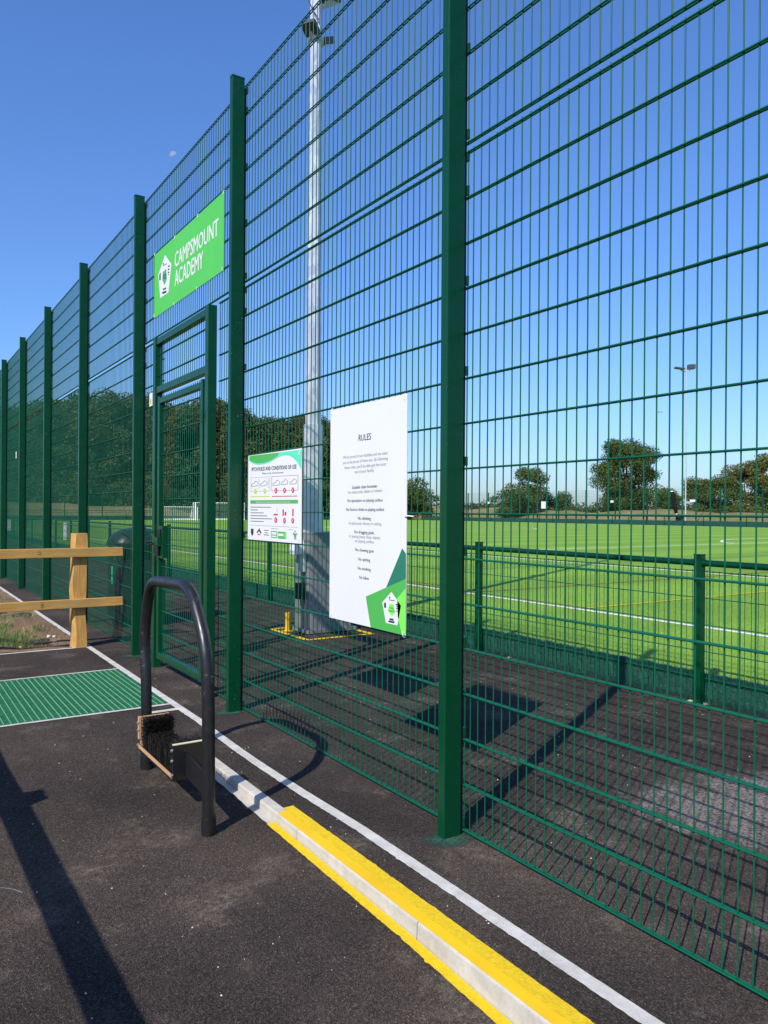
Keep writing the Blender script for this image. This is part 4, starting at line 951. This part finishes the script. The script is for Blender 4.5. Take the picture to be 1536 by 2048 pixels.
# ================================================================== TREES
def crown_mesh(name, mat, blobs, nleaf, size, droop=0.3, shell=.55):
    """blobs: (cx,cy,cz,rx,ry,rz); leaves as small bent cards scattered through each blob, denser near its skin"""
    w_ = np.array([b[3]*b[4]+b[4]*b[5]+b[3]*b[5] for b in blobs]); w_ /= w_.sum(); V = []; 
    for b, k in zip(blobs, (w_*nleaf).astype(int)):
        d = rng.normal(0, 1, (k, 3)); d /= np.linalg.norm(d, axis=1)[:, None]; r = (shell+(1-shell)*rng.random(k)**.6)*(1+rng.normal(0, .08, k))
        P = np.array(b[:3])+d*r[:, None]*np.array(b[3:])
        nrm = d*.7+rng.normal(0, .6, (k, 3))+np.array([0, 0, .25]); nrm /= np.linalg.norm(nrm, axis=1)[:, None]
        t = np.cross(nrm, rng.normal(0, 1, (k, 3))); t /= np.linalg.norm(t, axis=1)[:, None]; s = np.cross(nrm, t)
        sz = size*rng.uniform(.55, 1.3, k)[:, None]
        V.append(np.stack([P-t*sz, P-s*sz*.55, P+t*sz, P+s*sz*.55], 1))
    V = np.concatenate(V).reshape(-1, 3); F = np.arange(len(V)).reshape(-1, 4)
    me = bpy.data.meshes.new(name); me.vertices.add(len(V)); me.vertices.foreach_set('co', V.astype(np.float32).ravel()); me.loops.add(F.size); me.loops.foreach_set('vertex_index', F.ravel().astype(np.int32)); me.polygons.add(len(F)); me.polygons.foreach_set('loop_start', np.arange(0, F.size, 4, dtype=np.int32)); me.materials.append(mat); me.update(calc_edges=True)
    return me
def tree_blobs(H, R, base, n, rs_, top=1.0):
    out = []
    for i in range(n):
        a = random.uniform(0, 6.283); t = random.random()
        z = base+(H-base)*(.06+.9*t); prof = math.sin(math.pi*min(1, .18+.74*t))**.7
        rr = R*prof*math.sqrt(random.uniform(.15, 1)); s = rs_*random.uniform(.7, 1.3)
        out.append((rr*math.cos(a), rr*math.sin(a), min(z, H-s*.7), s*1.15, s*1.15, s*.85))
    return out
def trunk_mesh(H, base, r, R, nb):
    b = MB().tube([(0, 0, -.4), (.05, 0, base*.6), (0, .05, base*1.1), (.1, 0, H*.7)], [r*1.25, r, r*.8, r*.2], 9)
    for i in range(nb):
        a = i/nb*6.283+random.uniform(-.3, .3); z = base*random.uniform(.7, 1.5); L = R*random.uniform(.5, .85)
        b.tube([(0, 0, z), (math.cos(a)*L*.45, math.sin(a)*L*.45, z+(H-z)*.3), (math.cos(a)*L, math.sin(a)*L, z+(H-z)*random.uniform(.45, .7))], [r*.5, r*.3, r*.08], 6)
    return b.mesh('trunk', MAT['bark'])
def place_tree(name, label, u, Z, crown, trunk, scale=1.0, rot=0.0, group=None, zbase=.9, sx=1.0):
    q = at_depth(u, 1024, Z); o = thing(name, label, 'tree', (q[0], q[1], zbase), group); o.rotation_euler.z = rot; o.scale = (scale*sx, scale*sx, scale)
    link('crown', crown, o); link('trunk', trunk, o); return o
oak_b = [(0, 0, 8.8, 3.6, 3.6, 2.4)]
random.seed(21)
oak_b = tree_blobs(12.6, 5.0, .8, 40, 1.7)
oak_c = crown_mesh('crown', MAT['leaf_oak'], oak_b, 42000, .155, shell=.25); oak_t = trunk_mesh(12.6, 2.2, .42, 5.0, 9)
place_tree('oak_tree', 'big round dark green oak standing alone beyond the far fence', 1252, 128, oak_c, oak_t, 1.02)
sm_c = crown_mesh('crown', MAT['leaf_mid'], tree_blobs(7.6, 3.0, .5, 20, 1.15), 11000, .14, shell=.35); sm_t = trunk_mesh(7.6, 1.4, .2, 2.6, 6)
place_tree('field_tree', 'small loose-crowned tree with yellowing top behind the white notice board', 1056, 126, sm_c, sm_t, 1.05)
bu_c = crown_mesh('crown', MAT['leaf_oak'], tree_blobs(4.2, 2.6, .1, 16, 1.0), 8000, .13, shell=.35); bu_t = trunk_mesh(4.0, .5, .14, 2.0, 5)
for i, (u, Z, s, sx, lb) in enumerate(((1015, 124, 1.0, 1.1, 'low rounded shrub left against the small loose-crowned tree'), (1110, 128, .95, 1.15, 'low rounded shrub on the oak side of the small loose-crowned tree'), (1345, 120, 1.05, 1.0, 'low shrub between the oak and the far floodlight'), (846, 130, 1.05, 1.0, 'dark shrub showing between the rules sign and the near fence post'), (806, 131, 1.5, 1.0, 'taller dark shrub mostly behind the rules sign'))):
    place_tree('shrub', lb, u, Z, bu_c, bu_t, s, i*1.1, None, .9, sx)
au_c = crown_mesh('crown', MAT['leaf_autumn'], tree_blobs(8.6, 3.4, .4, 22, 1.2), 13000, .14, shell=.35); au_t = trunk_mesh(8.6, 1.4, .2, 3.0, 7)
mi_c = crown_mesh('crown', MAT['leaf_mid'], tree_blobs(7.0, 3.2, .2, 22, 1.2), 13000, .14, shell=.35); mi_t = trunk_mesh(7.0, 1.2, .2, 2.8, 6)
for i, (u, Z, c, t, s, lb) in enumerate(((1398, 108, mi_c, mi_t, .83, 'green hedgerow tree just right of the far floodlight'), (1442, 106, mi_c, mi_t, .86, 'bushy hedgerow tree between the green and the brown ones'), (1490, 106, au_c, au_t, .92, 'brown turning tree in the hedgerow beyond the far fence'), (1548, 105, au_c, au_t, 1.08, 'tallest brown turning tree at the end of the hedgerow'), (1600, 108, mi_c, mi_t, 1.1, 'green hedgerow tree past the tallest brown one'))):
    place_tree('hedgerow_tree', lb, u, Z, c, t, s, i*.9+.3, None)
# distant hedge
hb = []
for u in np.arange(800, 1680, 7): q = at_depth(u+random.uniform(-3, 3), 1024, 190+random.uniform(-8, 8)); s = random.uniform(.8, 1.5); hb.append((q[0]-at_depth(1100, 1024, 190)[0], q[1]-at_depth(1100, 1024, 190)[1], 1.4+random.uniform(0, .8), 2.0, 2.0, s*1.5))
q = at_depth(1100, 1024, 190); hm = crown_mesh('hedge', MAT['leaf_wood'], hb, 19000, .32, shell=.3); o = link('hedge', hm, None, (q[0], q[1], .3)); tag(o, 'long low distant hedge running behind the field beyond the far fence', 'hedge')
# woodland at the left: separate trees
wood = []
for j in range(4):
    m_ = MAT['leaf_wood'] if j % 2 == 0 else MAT['leaf_wood2']; wood.append((crown_mesh('crown', m_, tree_blobs(18.0, 5.2, .6, 46, 1.9), 20000, .24, shell=.4), trunk_mesh(18, 4, .35, 4.5, 6)))
us = list(range(-60, 690, 34))
prof = lambda u: np.interp(u, [-60, 100, 250, 330, 420, 520, 600, 660, 690], [840, 806, 800, 806, 800, 822, 826, 850, 905])
for row, (Z, dv) in enumerate(((134, 0), (146, 2))):
    for i, u in enumerate(us):
        u2 = u+row*17+random.uniform(-6, 6); c, t = wood[(i+row*2) % 4]; top = prof(u2)+random.choice([random.uniform(-22, 6), random.uniform(0, 40)]); Hn = (1020-top)/CF*Z+1.42-.9
        place_tree('woodland_tree', 'tall dense woodland tree in the dark wood beyond the far end', u2, Z+random.uniform(-4, 4), c, t, Hn/18.0, random.uniform(0, 6), 'trees of the wood beyond the far end')
ub = crown_mesh('crown', MAT['leaf_wood2'], tree_blobs(5.0, 4.2, 0, 18, 1.5), 9000, .19, shell=.35); ut = trunk_mesh(4, .6, .1, 2, 5)
for i, u in enumerate(range(-40, 690, 42)):
    place_tree('woodland_shrub', 'leafy shrub along the front edge of the dark wood', u+random.uniform(-8, 8), 128, ub, ut, random.uniform(.8, 1.2), random.uniform(0, 6), 'shrubs along the wood edge')

# ================================================================== SKY THINGS
def moon_mat():
    x = N('moon_surface'); p = x.coord((1, 1, 1)); f = x.noise(p, .012, 4)
    x.col(x.ramp(f, [(0.35, (.20, .21, .22)), (.65, (.40, .41, .42))])); x.set(1, 0)
    tr = x.n('ShaderNodeBsdfTransparent'); mx = x.n('ShaderNodeMixShader'); mx.inputs[0].default_value = .42
    x.l(tr.outputs[0], mx.inputs[1]); x.l(x.b.outputs[0], mx.inputs[2]); x.l(mx.outputs[0], x.out.inputs[0]); return x.m
MAT['moon'] = moon_mat()
D = 9000; mc = at_depth(347, 310, D); Rm = 8.5/CF*D
L = -np.array(SUN_TRAVEL); vdir = CAM-mc; vdir /= np.linalg.norm(vdir)
litdir = np.array(AR)*-.43+np.array(AU)*.90; litdir /= np.linalg.norm(litdir); e2 = np.cross(vdir, litdir)
V = []; F = []; na, nb_ = 20, 10
for i in range(na+1):
    a = -math.pi/2+math.pi*i/na
    for j in range(nb_+1):
        xx = -.12*math.cos(a)+(1.12*math.cos(a))*j/nb_ ; yy = math.sin(a); rr = min(1, xx*xx+yy*yy); zz = math.sqrt(max(0, 1-rr))
        V.append(Rm*(xx*litdir+yy*e2+zz*vdir))
F = [(i*(nb_+1)+j, (i+1)*(nb_+1)+j, (i+1)*(nb_+1)+j+1, i*(nb_+1)+j+1) for i in range(na) for j in range(nb_)]
o = MB().add(V, F, True).build('moon', MAT['moon'], None, tuple(mc)); tag(o, 'faint pale half moon high in the blue daytime sky', 'moon')
def cloud_mat():
    x = N('cloud_wisp'); x.col((.8, .8, .8)); x.set(1, 0); tr = x.n('ShaderNodeBsdfTransparent'); mx = x.n('ShaderNodeMixShader'); mx.inputs[0].default_value = .035
    x.l(tr.outputs[0], mx.inputs[1]); x.l(x.b.outputs[0], mx.inputs[2]); x.l(mx.outputs[0], x.out.inputs[0]); return x.m
MAT['cloud'] = cloud_mat()
b = MB(); Dc = 6000
for i in range(9):
    u = 1318+random.gauss(0, 7); v = 825+random.gauss(0, 1.4); r = random.uniform(3, 6)/CF*Dc; c = at_depth(u, v, Dc)-at_depth(1318, 825, Dc)
    rows = []
    for a in np.linspace(-math.pi/2, math.pi/2, 7):
        for t in np.linspace(0, 2*math.pi, 11)[:-1]: rows.append(c+r*np.array([1.7*math.cos(a)*math.cos(t), 1.7*math.cos(a)*math.sin(t), .55*math.sin(a)]))
    b.add(rows, [(i2*10+j, i2*10+(j+1) % 10, (i2+1)*10+(j+1) % 10, (i2+1)*10+j) for i2 in range(6) for j in range(10)], True)
o = b.build('cloud', MAT['cloud'], None, tuple(at_depth(1318, 825, Dc))); tag(o, 'tiny faint wisp of cloud above the big oak', 'cloud')
